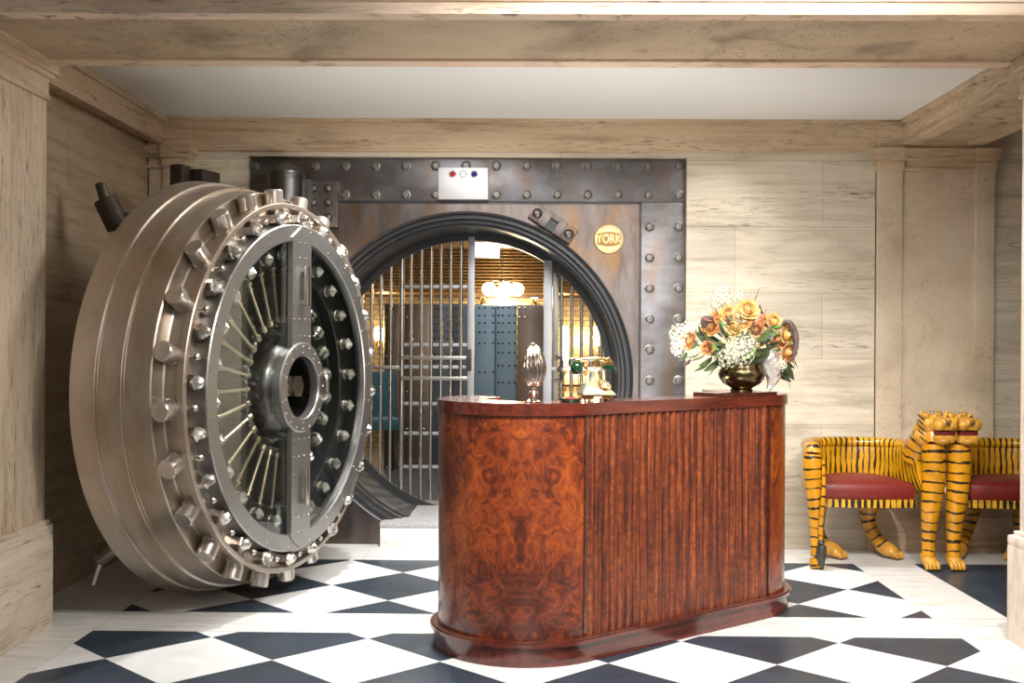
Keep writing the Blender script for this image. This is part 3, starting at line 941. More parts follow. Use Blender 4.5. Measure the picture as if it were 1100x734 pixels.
# lower leg of the yoke reaching to the floor, seen in the dark corner
b = MB(); 
l0 = Vector(wl(at(100,628,5.75))); l1 = Vector(wl(at(108,602,5.75)))
b.tube(l0, l1, .022, .022, 12); b.tube(l1, l1 + Vector((0,.0,.03)), .04, .03, 12)
b.tube(l1, Vector((-.6,-.55,.42)), .03, .05, 12)
b.build('jacking_screw', M['bolt_steel'], vd)

# ================================================================ GRILLE GATES
GY = 8.27
ZS = .163
def ztop(x):  # ceiling of the throat above x at the grille
    rr = R1-.10; dx = x - VC.x
    if abs(dx) >= rr: return None
    return VC.z + math.sqrt(rr*rr-dx*dx)
def zbot(x):
    rr = R1-.10; dx = x - VC.x
    return max(ZS+.0, VC.z - math.sqrt(max(0, rr*rr-dx*dx)))
def gx(px): return at(px, 380, GY).x
def gz(py): return at(470, py, GY).z
def bars(parent, pxs, r, mat, y=GY, z0=None, name='bar'):
    for px in pxs:
        x = gx(px); zt = ztop(x)
        if zt is None: continue
        zb = zbot(x) if z0 is None else z0
        b = MB(); b.tube((x-parent.location.x, y-GY, zb), (x-parent.location.x, y-GY, zt), r, r, 12)
        b.build(name, mat, parent)
g1 = empty('grille_panel', (gx(410), GY, 0), 0, 'narrow fixed barred panel left of the closed gate, beside the open vault door', 'grille')
bars(g1, (389, 399, 409, 419.5), .012, M['bar_steel'])
b = MB(); b.box((gx(392)-g1.location.x,-.012,gz(395)-.012),(gx(430)-g1.location.x,.012,gz(395)+.012),.002); b.build('rail', M['bar_steel'], g1)
g2 = empty('barred_gate', (gx(468), GY, 0), 0, 'closed steel gate of upright bars and cross rails behind the marble step', 'gate')
bars(g2, (431.5,), .019, M['bar_steel'])
bars(g2, (441.5, 452.5, 463, 473.5, 484, 495), .0125, M['bar_steel'])
x0 = gx(431.5)-g2.location.x; x1 = gx(506)-g2.location.x
for py in (384.5, 406.5):
    b = MB(); b.box((x0,-.02,gz(py)-.013),(x1,.02,gz(py)+.013),.003); b.build('cross_rail', M['bar_steel'], g2)
b = MB(); b.box((x0-.01,-.02,ZS),(x1+.5,.02,ZS+.035),.004); b.build('bottom_rail', M['bar_steel'], g2)
for py in (308, 370.5, 394.5, 434, 466, 502):
    b = MB(); b.box((x0+.0,.016,gz(py)-.012),(x1,.03,gz(py)+.012),.002); b.build('flat_rail', M['gate_flat'], g2)
b = MB(); zt = ztop(gx(506)); b.box((x1-.024,-.03,ZS),(x1+.024,.03,zt),.004); b.build('gate_post', M['gate_flat'], g2)
b = MB(); b.box((x1-.03,-.05,gz(398)),(x1+.005,-.02,gz(375)),.004); b.build('lock_plate', M['old_iron'], g2)
g3 = empty('open_gate_frame', (gx(590), GY, 0), 0, 'grey steel gate post with bars and latch at the right of the vault opening', 'gate frame')
b = MB(); x = gx(588); b.box((x-.03-g3.location.x,-.03,ZS),(x+.03-g3.location.x,.03,ztop(x)),.004); b.build('post', M['gate_flat'], g3)
b = MB(); x = gx(596.5); b.box((x-.022-g3.location.x,.0,ZS),(x+.022-g3.location.x,.05,ztop(x)),.004); b.build('post', M['hinge_steel'], g3)
bars(g3, (603, 614, 624.5, 635, 645.5), .0125, M['bar_steel'])
b = MB(); b.box((gx(592)-g3.location.x,-.012,gz(395.5)-.012),(gx(652)-g3.location.x,.012,gz(395.5)+.012),.002); b.build('rail', M['bar_steel'], g3)
zr = gz(395.5); xl = gx(599)-g3.location.x
b = MB(); b.sweep([(xl-.02,-.03,zr+.085),(xl+.02,-.05,zr+.08),(xl+.035,-.06,zr+.03),(xl+.0,-.04,zr)], [.011]*4, 8, 5, up=(0,1,0)); b.sweep([(xl-.02,-.03,zr-.085),(xl+.02,-.05,zr-.08),(xl+.035,-.06,zr-.03),(xl+.0,-.04,zr)], [.011]*4, 8, 5, up=(0,1,0)); b.build('latch_handle', M['bar_steel'], g3)

# ================================================================ VAULT ROOM
VR0, VR1 = 8.43, 12.6
b = MB(); b.box((-3.0,8.42,.02),(3.0,VR1+.2,ZS-.004)); struct('floor_vault', b, M['vault_floor'])
b = MB(); b.box((-3.0,VR1,ZS-.01),(3.0,VR1+.15,2.75)); struct('wall_vault_back', b, M['goldtile'])
b = MB(); b.box((-2.35,8.45,ZS-.01),(-2.2,VR1,2.75)); struct('wall_vault_left', b, M['goldtile'])
b = MB(); b.box((2.0,8.45,ZS-.01),(2.15,VR1,2.75)); struct('wall_vault_right', b, M['goldtile'])
b = MB(); b.box((-2.35,8.2,2.46),(2.15,VR1+.1,2.6)); struct('ceiling_vault', b, M['slat_dark'])
b = MB()
plate_with_hole(b, -2.3-VC.x, 2.1-VC.x, 0.0, 2.75, zc, min(R1-.005, zc-.004), 7.95-DF, 8.30-DF)
for v_ in b.bm.verts: v_.co.x += VC.x; v_.co.y += DF
struct('wall_vault_front', b, M['old_iron'])
# bronze louvres: slats under the ceiling and down the back wall
la = empty('louvre_screen', (-.1, 12.3, 1.86), 0, 'gold louvre slats high across the back of the vault room', 'louvres')
b = MB(); b.box((-2.05,.06,-.02),(2.05,.295,.58),.003); b.build('dark_gap_board', M['slat_dark'], la)  # dark board added to paint the shade in the gaps between slats
bp = None
for i in range(17):
    if bp is None:
        b = MB(); b.M = Matrix.Rotation(R(-30), 4, 'X'); b.box((-2.0,-.022,-.004),(2.05,.022,.004),.001); bp = b.build('slat', M['slat'], la); o = bp
    else: o = clone(bp)
    o.location = (0, .02, .02+i*.034)
lc = empty('louvre_ceiling', (-.1, 8.9, 2.40), 0, 'gold slats hung under the vault room ceiling', 'louvres')
bp = None
for i in range(30):
    if bp is None:
        b = MB(); b.M = Matrix.Rotation(R(55), 4, 'X'); b.box((-2.0,-.035,-.005),(2.0,.035,.005),.002); bp = b.build('slat', M['slat'], lc); o = bp
    else: o = clone(bp)
    o.location = (0, i*.115, 0)

def cabinet(name, px0, px1, pytop, Y, mat, label, depth=.28, rows=(), group=None, rpx=()):
    a = at(px0, pytop, Y); c = at(px1, pytop, Y)
    t = empty(name, ((a.x+c.x)/2, Y, ZS), 0, label, 'cabinet', group)
    hw = (c.x-a.x)/2; hz = a.z-ZS
    b = MB(); b.box((-hw, .01, -.002), (hw, depth, hz-.003), .005); b.build('cabinet_body', mat, t)
    b = MB(); b.box((-hw+.006, -.012, .03), (hw-.006, .01, hz-.012), .004); d = b.build('door', mat, t)
    if rows and len(rows)*len(rpx) <= 12:
        pr_ = None
        for py in rows:
            for px in rpx:
                p = at(px, py, Y)
                if pr_ is None:
                    b = MB(); b.ball((0,0,0), .012, 8, 5, (1,.6,1)); o = pr_ = b.build('rivet', M['rivet'] if mat != M['brown_steel'] else M['nut_steel'], d)
                else: o = clone(pr_)
                o.location = (p.x-t.location.x, -.012, p.z-ZS)
    elif rows:
        b = MB()
        for py in rows:
            for px in rpx:
                p = at(px, py, Y)
                b.ball((p.x-t.location.x, -.012, p.z-ZS), .011, 8, 5, (1,.6,1))
        b.build('rivets', M['rivet'] if mat != M['brown_steel'] else M['nut_steel'], d)
    return t
cabinet('steel_cabinet', 413, 431, 326, 10.6, M['brown_steel'], 'brown satin steel cabinet behind the leftmost bars', rows=(341,382,421,461,502), rpx=(415.5,422.5))
cabinet('steel_cabinet', 431.5, 463, 326, 10.6, M['brown_steel'], 'wide brown satin steel cabinet with a glossy top behind the closed gate', rows=(341,382,421,461,502), rpx=(437,455))
cabinet('steel_cabinet', 463.5, 486, 326, 10.9, M['slate_steel'], 'slate riveted steel cabinet left of the gate post', rows=tuple(range(332,420,8)), rpx=(467,471,481,484))
cabinet('steel_cabinet', 486.5, 509, 326, 10.9, M['slate_steel'], 'slate riveted steel cabinet just behind the wide gate post', rows=tuple(range(332,420,8)), rpx=(490,494,504,507))
rr_ = (331,339,347,357,369)
cabinet('vault_locker', 509.5, 532, 327, 10.9, M['blue_steel'], 'pale blue riveted steel locker behind the open gateway, left of its twin', rows=rr_+(400,), rpx=(515,521,529.5))
cabinet('vault_locker', 532.5, 555, 327, 10.9, M['blue_steel'], 'pale blue riveted steel locker behind the silver shell ornament', rows=rr_+(379,393,411), rpx=(535.5,540,547,553))
cabinet('steel_cabinet', 556, 585, 327, 10.9, M['brown_steel'], 'dark brown steel cabinet behind the grey gate post at right', rows=(331,341), rpx=(558,564))
# lamps
def lamp(name, px, py, Y, r, mat, label, h=0, group=None):
    p = at(px, py, Y)
    t = empty(name, (p.x, Y, p.z), 0, label, 'lamp', group)
    h = h*1.0
    b = MB()
    if h: b.sweep([(0,0,-h),(0,0,-h*.5),(0,0,h*.5),(0,0,h)], [r*.7,r,r,r*.7], 14, 3)
    else: b.ball((0,0,0), r, 16, 10)
    b.build('globe', M[mat], t)
    b = MB(); b.lathe([(-max(h,r)-.06,.0),(-max(h,r)-.06,r*.7),(-max(h,r)-.02,r*.4),(-max(h,r)+.01,r*.6)], 14, 'Z')
    b.tube((0,.0,-max(h,r)-.05),(0,.14,-max(h,r)-.05),.012)
    b.build('bracket', M['gold'], t)
    return t
pch = at(539,309,11.3)
ch = empty('chandelier', (pch.x, 11.3, pch.z), 0, 'blazing chandelier of glowing globes hung above the blue lockers', 'chandelier')
b = MB(); b.tube((0,0,.06),(0,0,2.46-pch.z),.005,.005,10); b.lathe([(2.44-pch.z,.06),(2.462-pch.z,.06)],20,'Z'); b.ball((0,0,.05),.035)
for k in range(5):
    a=2*PI*k/5; b.sweep([(0,0,.05),(.09*cos(a),.09*sin(a),.07),(.15*cos(a),.15*sin(a),.03)],[.008]*3,6,4)
b.build('stem', M['old_iron'], ch)
for k in range(5):
    a=2*PI*k/5
    b = MB(); b.ball((.155*cos(a),.155*sin(a),-.02),.065,16,10); b.build('globe', M['lamp_hot'], ch)
b = MB(); b.ball((0,0,-.05),.06,16,10); b.build('globe', M['lamp_hot'], ch)
lamp('wall_lamp', 519, 316, 12.46, .05, 'lamp_hot', 'small glowing wall lamp at the left end of the bright chandelier')
lamp('wall_lamp', 574, 317, 12.46, .05, 'lamp_hot', 'small glowing wall lamp right of the chandelier, above the brown cabinet')
lamp('wall_lamp', 407, 359, 12.46, .055, 'lamp_warm', 'glowing wall lamp seen through the bars beside the vault door', .07)
lamp('wall_lamp', 607, 372, 12.46, .03, 'lamp_warm', 'slender glowing tube lamp just right of the dark gate post', .22)
lamp('wall_lamp', 642, 361, 12.46, .035, 'lamp_warm', 'glowing wall lamp above the onyx telephone', .11)
# cool light panel
a = at(511,262,10.4); c = at(535,275,10.4)
lp = empty('light_panel', ((a.x+c.x)/2, 10.4, (a.z+c.z)/2), 0, 'cool white light panel at the top of the vault room', 'light panel')
b = MB(); b.box((-(c.x-a.x)/2,-.01,-(a.z-c.z)/2),((c.x-a.x)/2,.02,(a.z-c.z)/2),.003); b.build('diffuser', M['panel_cool'], lp)
b = MB(); w_, h_ = (c.x-a.x)/2, (a.z-c.z)/2
for q in (((-w_-.015,-.015,-h_-.015),(w_+.015,.03,-h_)),((-w_-.015,-.015,h_),(w_+.015,.03,h_+.015)),((-w_-.015,-.015,-h_),(-w_,.03,h_)),((w_,-.015,-h_),(w_+.015,.03,h_))): b.box(q[0], q[1])
b.build('frame', M['satin'], lp)
# bottle shelves; amber glow is painted into the bottles as emission
def bottles(px0, px1, py, Y, n, lab, grp):
    a = at(px0, py, Y); c = at(px1, py, Y)
    sh = empty('bar_shelf', ((a.x+c.x)/2, Y, a.z-.01), 0, lab, 'shelf')
    b = MB(); b.box((-(c.x-a.x)/2-.03,-.08,-.02),((c.x-a.x)/2+.03,.12,0),.003); b.build('shelf_board', M['dark_wood'], sh)
    bm_ = None
    for i in range(n):
        x = a.x + (c.x-a.x)*(i+.5)/n
        if bm_ is None:
            b = MB(); w_ = min(.034, (c.x-a.x)/n*.42); b.lathe([(0,0),(0,w_),(.09,w_),(.12,w_*.4),(.15,w_*.35),(.15,0)], 12, 'Z')
            o = b.build('bottle', M['bottle']); bm_ = o
        else:
            o = bm_.copy(); COL.objects.link(o)
        o.location = (x, Y, a.z-.01)
        tag(o, grp[0], 'bottle', grp[1])
bottles(399, 412, 416, 12.2, 3, 'dark shelf of amber bottles seen through the bars by the vault door', ('amber glowing bottle on the shelf left of the brown cabinets', 'amber bottles at left'))
bottles(606, 652, 412, 12.2, 6, 'dark shelf of amber bottles seen behind the telephone', ('amber glowing bottle on the shelf behind the telephone', 'amber bottles behind the telephone'))
bottles(606, 652, 430, 12.2, 6, 'lower dark shelf of amber bottles behind the telephone', ('amber glowing bottle on the lower shelf behind the telephone', 'lower amber bottles behind the telephone'))
# teal armchair glimpsed through bars
p = at(404, 500, 10.2)
tc = empty('lounge_chair', (p.x, 10.2, ZS-.002), R(20), 'teal velvet chair with black legs glimpsed through the bars beside the vault door', 'chair')
b = MB(); b.box((-.22,-.2,.40),(.22,.22,.50),.03); b.build('seat', M['teal'], tc)
b = MB(); b.box((-.22,.16,.46),(.22,.25,.92),.03); b.build('backrest', M['teal'], tc)
for sx in (-1,1):
    for sy in (-1,1):
        b = MB(); b.tube((sx*.17,sy*.17,.40),(sx*.2,sy*.2,0),.018,.012,10); b.build('leg', M['black'], tc)

# ================================================================ RECEPTION DESK
DCX, DCY, DL = .004, 5.143, 1.247
dk = empty('reception_desk', (DCX, DCY, 0), R(40.2), 'polished burl walnut reception desk with rounded ends and reeded tambour front', 'desk')
RB = .396
def arc(cx, cy, r, a0, a1, n, l0=0):
    out = []
    for i in range(n+1):
        a = R(a0 + (a1-a0)*i/n)
        out.append((cx + r*cos(a), cy + r*sin(a), cos(a), sin(a), l0 + r*abs(R(a1-a0))*i/n))
    return out
def line(x0, y0, x1, y1, nx, ny, n, l0=0):
    L = math.hypot(x1-x0, y1-y0)
    return [(x0+(x1-x0)*i/n, y0+(y1-y0)*i/n, nx, ny, l0+L*i/n) for i in range(n+1)]
ZT = 1.105
LA = arc(0, 0, RB, 90, 270, 48)
LM = line(0, -RB, DL, -RB, 0, -1, 1)
LR = arc(DL, 0, RB, 270, 405, 36)
full = LA + LM[1:] + LR[1:]
half = PI*RB/2 + .12
b = MB(); b.ribbon([(x,y,nx,ny,l-(PI*RB-.30)) for x,y,nx,ny,l in LA], -.03, 0, .09, ZT-.05); b.build('burl_panel', M['burl'], dk)
b = MB(); b.ribbon([(x,y,nx,ny,l+3) for x,y,nx,ny,l in LR], -.03, 0, .09, ZT-.05); b.build('end_panel', M['burl'], dk)
b = MB(); b.box((-.012,-RB-.006,.09),(.004,-RB+.03,ZT-.05),.002); b.build('seam_strip', M['dark_wood'], dk)
b = MB(); b.box((DL-.004,-RB-.006,.09),(DL+.008,-RB+.03,ZT-.05),.002); b.build('seam_strip', M['dark_wood'], dk)
# tambour reeds
NR = 26; wR = (DL-.012)/NR
poly = []
for i in range(NR):
    xa = .006 + i*wR
    for k in range(9):
        t = k/8
        poly.append((xa + wR*t, -RB - .014*math.sqrt(max(0, 1-(2*t-1)**2)) + .008))
poly += [(DL-.006, -RB+.03), (.006, -RB+.03)]
b = MB(); b.prism(poly, .09, ZT-.05); b.build('tambour_front', M['tambour'], dk, 50)
b = MB(); b.ribbon(full, -.03, .020, 0, .085); b.build('plinth', M['mahogany'], dk)
b = MB(); b.ribbon(full, -.03, .036, .085, .100); b.ribbon(full, -.03, .026, .100, .108); b.build('plinth_moulding', M['mahogany'], dk)
b = MB(); b.ribbon(full, -.215, .012, ZT-.052, ZT-.006); b.ribbon(full, -.212, .008, ZT-.0065, ZT); b.build('top_ledge', M['mahogany'], dk)
b = MB(); b.ribbon(full, -.05, -.031, .05, ZT-.05); b.build('inner_carcass', M['dark_wood'], dk)
b = MB()
inn = [(x-nx*.05, y-ny*.05) for x, y, nx, ny, l in full]
b.prism(inn, .70, .73); b.build('worktop', M['mahogany'], dk)

def DLp(x, y, z):   # desk local -> world
    return Matrix.Translation((DCX, DCY, 0)) @ Matrix.Rotation(R(40.2), 4, 'Z') @ Vector((x, y, z))
def on_desk(px, off=.10):
    """point on ledge centre-line seen near column px: march the front line"""
    best = None
    for i in range(400):
        x = i/399*DL
        p = DLp(x, -RB+off, ZT)
        q = 550 + F*((Matrix.Rotation(-.01235,3,'Z') @ p).x / (Matrix.Rotation(-.01235,3,'Z') @ p).y)
        if best is None or abs(q-px) < best[0]: best = (abs(q-px), p)
    return best[1]
def at_desk_arc(px):
    best = None
    for i in range(400):
        a = R(180 + 90*i/399)
        p = DLp((RB-.1)*cos(a), (RB-.1)*sin(a), ZT)
        v_ = Matrix.Rotation(-.01235,3,'Z') @ p
        q = 550 + F*v_.x/v_.y
        if best is None or abs(q-px) < best[0]: best = (abs(q-px), p)
    return best[1]

# silver shell-shaped ornament (left)
p = at_desk_arc(573)
so = empty('silver_ornament', (p.x, p.y, ZT), R(10), 'tall ribbed silver shell ornament on a small stem at the left of the desk', 'ornament')
b = MB(); b.lathe([(0,0),(0,.036),(.004,.037),(.010,.030),(.014,.014),(.020,.010),(.026,.020),(.038,.024),(.046,.021),(.052,.010),(.060,.012),(.068,.009),(.075,.014)], 28, 'Z'); b.build('stem', M['silver'], so)
b = MB()
prof = [(.070+.188*(k/28), .054*(sin(PI*min(1, (.06+.94*k/28))**.85)**.62) if k < 28 else 0) for k in range(29)]
b.lathe(prof, 96, 'Z', rfun=lambda a, h: 1 + .17*abs(cos(a*8 + h*16)) - .10)
for v_ in b.bm.verts: v_.co.y *= .72
b.build('shell', M['silver'], so, 60)

# telephone
p = on_desk(641, .10)
ph = empty('telephone', (p.x, p.y, ZT), R(12), 'antique green onyx and gold telephone on the desk', 'telephone')
b = MB()
for sx in (-.05, .05):
    for sy in (-.035, .035): b.lathe([(0,.008),(.008,.006)], 10, 'Z'); 
for v_ in b.bm.verts: pass
b = MB()
for sx in (-.045, .05):
    for sy in (-.03, .03): b.ball((sx, sy, .006), .007, 8, 6)
b.lathe([(.010,0),(.010,.068),(.016,.070),(.022,.066),(.026,0)], 36, 'Z')
for v_ in b.bm.verts:
    if v_.co.z > .009: v_.co.y *= .75
b.build('base', M['gold'], ph)
def wedge(w0, w1, d, z0, zl, zr):
    bb = MB(); tmp = bmesh.new()
    vs = [tmp.verts.new(q) for q in ((-w0,-d,z0),(w0,-d,z0),(w0,d,z0),(-w0,d,z0),(-w0*.72,-d*.62,zl),(w0*.42,-d*.62,zr),(w0*.42,d*.62,zr),(-w0*.72,d*.62,zl))]
    for q in ((0,3,2,1),(4,5,6,7),(0,1,5,4),(1,2,6,5),(2,3,7,6),(3,0,4,7)): tmp.faces.new([vs[i] for i in q])
    bmesh.ops.bevel(tmp, geom=list(tmp.edges), offset=.012, segments=4, profile=.5, affect='EDGES')
    bb.absorb(tmp); return bb
bb = wedge(.082,.05,.062,.024,.084,.074); bb.build('body', M['onyx'], ph, 60)
b = MB(); b.M = Matrix.Translation((.028,-.030,.070)) @ Matrix.Rotation(R(24),4,'Y') @ Matrix.Rotation(R(38),4,'X'); b.lathe([(-.004,0),(-.004,.034),(.004,.034),(.007,.028),(.005,.024),(.006,0)], 28, 'Z'); dl = b.build('dial', M['gold'], ph)
b = MB(); b.M = Matrix.Translation((.028,-.030,.070)) @ Matrix.Rotation(R(24),4,'Y') @ Matrix.Rotation(R(38),4,'X')
for k in range(10):
    a = 2*PI*k/10*.85+.4; b.lathe([(.0065,0),(.0075,.0)],4,'Z') if False else b.ball((.021*cos(a), .021*sin(a), .0065), .0035, 8, 5, (1,1,.4))
b.ball((0,0,.006),.010,12,6,(1,1,.35)); b.build('finger_holes', M['tooth'], dl)
b = MB(); b.lathe([(.075,.020),(.095,.013),(.115,.010),(.122,.013),(.128,.009),(.134,.010)], 18, 'Z')
for v_ in b.bm.verts: v_.co.x -= .018
b.build('neck', M['onyx'], ph, 60)
b = MB(); b.sweep([(-.062,0,.168),(-.05,0,.142),(-.018,0,.132),(.014,0,.142),(.026,0,.168)], [.0045]*5, 8, 5, up=(0,1,0)); b.sweep([(-.05,-.012,.165),(-.046,0,.146),(-.05,.012,.165)], [.004]*3, 8, 4, up=(1,0,0)); b.build('cradle', M['gold'], ph)
hd = MB(); hd.tube((-.045,0,.186),(.006,0,.187),.0105,.0105,16); hs = hd.build('handset_grip', M['onyx'], ph)
b = MB()
b.tube((-.098,0,.180),(-.045,0,.186),.007,.009,14); b.tube((.006,0,.187),(.050,0,.182),.009,.007,14)
b.lathe([(.160,.012),(.172,.015),(.180,.016),(.188,.010),(.196,.003),(.197,0)], 18, 'Z')
for v_ in b.bm.verts: pass
b.bm.verts.ensure_lookup_table()
b.build('handset_fittings', M['gold'], hs)
b = MB(); b.lathe([(.158,0),(.158,.020),(.172,.022),(.182,.012),(.192,.005),(.196,0)], 20, 'Z')
for v_ in b.bm.verts: v_.co.x += .055
b.build('earpiece_cap', M['gold'], hs)
b = MB(); b.lathe([(.140,0),(.140,.024),(.158,.026),(.160,0)], 24, 'Z')
for v_ in b.bm.verts: v_.co.x += .055
o = b.build('earpiece', M['green_enamel'], hs); o['label'] = 'dark green earpiece cup'
b = MB(); b.ball((-.092,0,.146), .028, 20, 12, (1.0,1,1.15)); o = b.build('mouthpiece', M['green_enamel'], hs); o['label'] = 'glossy green globe mouthpiece'
b = MB(); b.sweep([(-.098,0,.182),(-.115,0,.185),(-.125,0,.170),(-.118,0,.158)], [.005]*4, 8, 4, up=(0,1,0)); b.build('mouthpiece_hook', M['dark_green'], hs)

# ashtray dish
p = on_desk(636, .12); p = DLp(.0, -RB+.10, ZT)
p = at_desk_arc(621)
ds = empty('glass_dish', (p.x, p.y, ZT), 0, 'small dark green dish with a crimson centre beside the telephone', 'dish')
b = MB(); b.lathe([(0,0),(0,.040),(.006,.044),(.016,.045),(.016,.041),(.007,.037),(.006,0)], 36, 'Z'); b.build('dish_rim', M['dark_green'], ds)
b = MB(); b.lathe([(.0062,.036),(.014,.034),(.020,.018),(.021,0)], 30, 'Z'); b.build('crimson_centre', M['crimson'], ds)

# riser, bowl, flowers, nautilus
p = on_desk(790, .11)
rs = MB(); rs.M = Matrix.Translation((p.x,p.y,ZT)) @ Matrix.Rotation(R(40.2),4,'Z')
rs.box((-.20,-.105,0),(.20,.10,.016),.004)
o = rs.build('wooden_tray', M['dark_wood']); tag(o, 'thin dark wooden tray under the bronze flower bowl on the desk', 'tray')
BZ = ZT+.016
BP = Vector((on_desk(797,.12).x, on_desk(797,.12).y, BZ))
b = MB(); b.lathe([(0,0),(0,.055),(.008,.057),(.014,.050),(.020,.056),(.040,.092),(.065,.110),(.088,.116),(.105,.112),(.122,.100),(.130,.098),(.134,.104),(.138,.103),(.134,.094),(.11,.09),(.05,.06),(.04,0)], 48, 'Z')
o = b.build('flower_bowl', M['bowl'], loc=BP); tag(o, 'round bronze bowl holding the flower arrangement on the desk', 'bowl')

fa = empty('flower_arrangement', BP + Vector((0,0,.10)), 0, 'large loose bouquet of yellow roses, white florets and leaves in the bronze bowl', 'bouquet')
FY = BP.y
def fl(px, py, dy=0):
    q = at(px, py, FY+dy); return q - fa.location
def petal_patch(mb, base, outd, updir, L, W, curl, cup):
    """curved petal: 5x4 grid"""
    side = outd.cross(updir).normalized()
    rows = []
    for i in range(6):
        t = i/5
        wv = W*(.35+.65*sin(PI*min(1,t*.62+.12)))
        row = []
        for j in range(5):
            u = (j/4-.5)*2
            h = L*t
            o_ = curl*(t**2.2)*L - cup*(u*u)*wv*.6 + .25*L*sin(PI*t*.9)
            row.append(mb.v(base + updir*(h*(1-.08*u*u*t*3)) + outd*o_ + side*(u*wv*.5)))
        rows.append(row)
    for i in range(5):
        for j in range(4):
            mb.face([rows[i][j], rows[i][j+1], rows[i+1][j+1], rows[i+1][j]])
def rose_mesh(seed):
    rnd = random.Random(seed); mb = MB(); Z = Vector((0,0,1))
    for lay, (n, rad, L, W, curl, z) in enumerate(((3,.10,.75,.6,-.25,.20),(4,.20,.80,.75,-.08,.12),(5,.32,.82,.9,.15,.06),(6,.42,.80,.98,.45,0.0),(6,.45,.72,1.0,.8,-.05))):
        for k in range(n):
            a = 2*PI*(k/n) + lay*.7 + rnd.uniform(-.1,.1)
            o_ = Vector((cos(a), sin(a), 0))
            petal_patch(mb, o_*rad*.55 + Z*(z-.35), o_, (Z + o_*(.05+.12*lay)).normalized(), L, W, curl, .35)
    mb.ball((0,0,-.1), .28, 10, 8, (1,1,1.2))
    return mb
def orient(d, roll=0):
    return (Vector(d).to_track_quat('Z','Y') @ Matrix.Rotation(roll,3,'Z').to_quaternion()).to_euler()
roses = [(783,338,11,'rose_y'),(803,333,13,'rose_y'),(793,340,9,'rose_c'),(764,351,11,'rose_p'),(741,366,10,'rose_p'),(790,351,11,'rose_y'),(812,355,11,'rose_p'),(831,346,11,'rose_y'),
         (845,360,12,'rose_y'),(846,379,12,'rose_p'),(836,366,10,'rose_p'),(784,364,9,'rose_c'),(813,371,11,'rose_c'),(824,360,10,'rose_p'),(821,347,9,'rose_p'),(771,341,8,'rose_p'),(832,376,9,'rose_c'),(760,374,8,'rose_p'),(800,346,8,'rose_p')]
meshes = {}
for i, (px, py, r, mt) in enumerate(roses):
    key = (mt, i % 2)
    d = Vector(((px-795)/75, -1.0, (368-py)/60))
    if key not in meshes:
        o = rose_mesh(i).build('rose', M[mt], fa, 60); meshes[key] = o
    else:
        o = clone(meshes[key])
    rr = r/F*FY*.86
    o.scale = (rr, rr, rr)
    o.location = fl(px, py, (-.13 + abs(px-795)/75*.10 + abs(py-368)/60*.05) if px < 818 else .05)
    o.rotation_euler = orient(d, i*1.3)
def hyd_mesh(seed, n=70):
    rnd = random.Random(seed); mb = MB()
    for k in range(n):
        z = 1-2*(k+.5)/n; ph_ = k*2.399963
        rr = math.sqrt(1-z*z); d = Vector((rr*cos(ph_), rr*sin(ph_), z)) * rnd.uniform(.72,1.05)
        q = d.to_track_quat('Z','Y').to_matrix().to_4x4()
        old = mb.M; mb.M = Matrix.Translation(d) @ q @ Matrix.Rotation(rnd.uniform(0,6),4,'Z')
        for j in range(4):
            a = j*PI/2; c_, s_ = cos(a), sin(a)
            mb.face([mb.v((0,0,0)), mb.v((.11*c_-.07*s_,.11*s_+.07*c_,.04)), mb.v((.2*c_,.2*s_,.03)), mb.v((.11*c_+.07*s_,.11*s_-.07*c_,.04))])
        mb.M = old
    return mb
hyds = [(776,320,13),(768,326,9),(793,321,9),(785,326,9),(731,360,13),(729,374,9),(741,353,9),(783,383,12),(797,380,14),(804,368,9),(790,373,11),(745,380,8),(772,330,9),(839,392,7)]
hp = None
for i, (px, py, r) in enumerate(hyds):
    if hp is None: o = hp = hyd_mesh(3).build('floret_cluster', M['hyd'], fa, 80)
    else: o = clone(hp)
    rr = r/F*FY; o.scale = (rr,)*3
    o.location = fl(px, py, (-.16 if 775 < px < 810 and py > 360 else -.04)); o.rotation_euler = (i, i*2, i*.7)
def leaf_mesh(L=1.0, W=.5, bend=.25):
    mb = MB(); rows = []
    for i in range(9):
        t = i/8; w_ = W*sin(PI*t**.85)*.5 + .004
        row = [mb.v((x*w_, 0 + (abs(x)*w_*.35) - bend*t*t, L*t)) for x in (-1,-.5,0,.5,1)]
        rows.append(row)
    for i in range(8):
        for j in range(4): mb.face([rows[i][j], rows[i][j+1], rows[i+1][j+1], rows[i+1][j]])
    return mb
lp_ = {}
def leaf(px, py, tx, ty, mt, dy=-.05, W=.5, dy2=None):
    if px > 815: dy = max(dy, .03)
    a = fl(px, py, dy); c = fl(tx, ty, dy if dy2 is None else dy2)
    d = c - a
    key = (mt, W)
    if key not in lp_:
        o = leaf_mesh(1.0, W).build('leaf', M[mt], fa, 60); lp_[key] = o
    else: o = clone(lp_[key])
    o.location = a; o.scale = (d.length,)*3
    q = d.to_track_quat('Z', 'Y'); 
    o.rotation_euler = (q @ Matrix.Rotation(random.uniform(-.8,.8)+PI, 3, 'Z').to_quaternion()).to_euler()
for a in [(762,385,748,403),(765,383,752,396),(768,388,764,407),(772,386,758,402),(758,380,742,392),(752,378,738,388),(780,372,764,385),(775,365,756,378),(830,385,846,414),(835,388,841,412),(840,385,852,398),(846,390,850,410),(828,392,834,412),(760,362,748,352),(770,358,776,342),(800,384,820,378),(806,388,822,370),(775,395,772,376),(850,385,856,396),(765,345,772,330),(822,372,838,380),(790,360,778,352),(765,368,745,360),(780,392,764,388),(835,352,848,346),(738,378,731,390)]:
    leaf(*a, 'leaf', -.06)
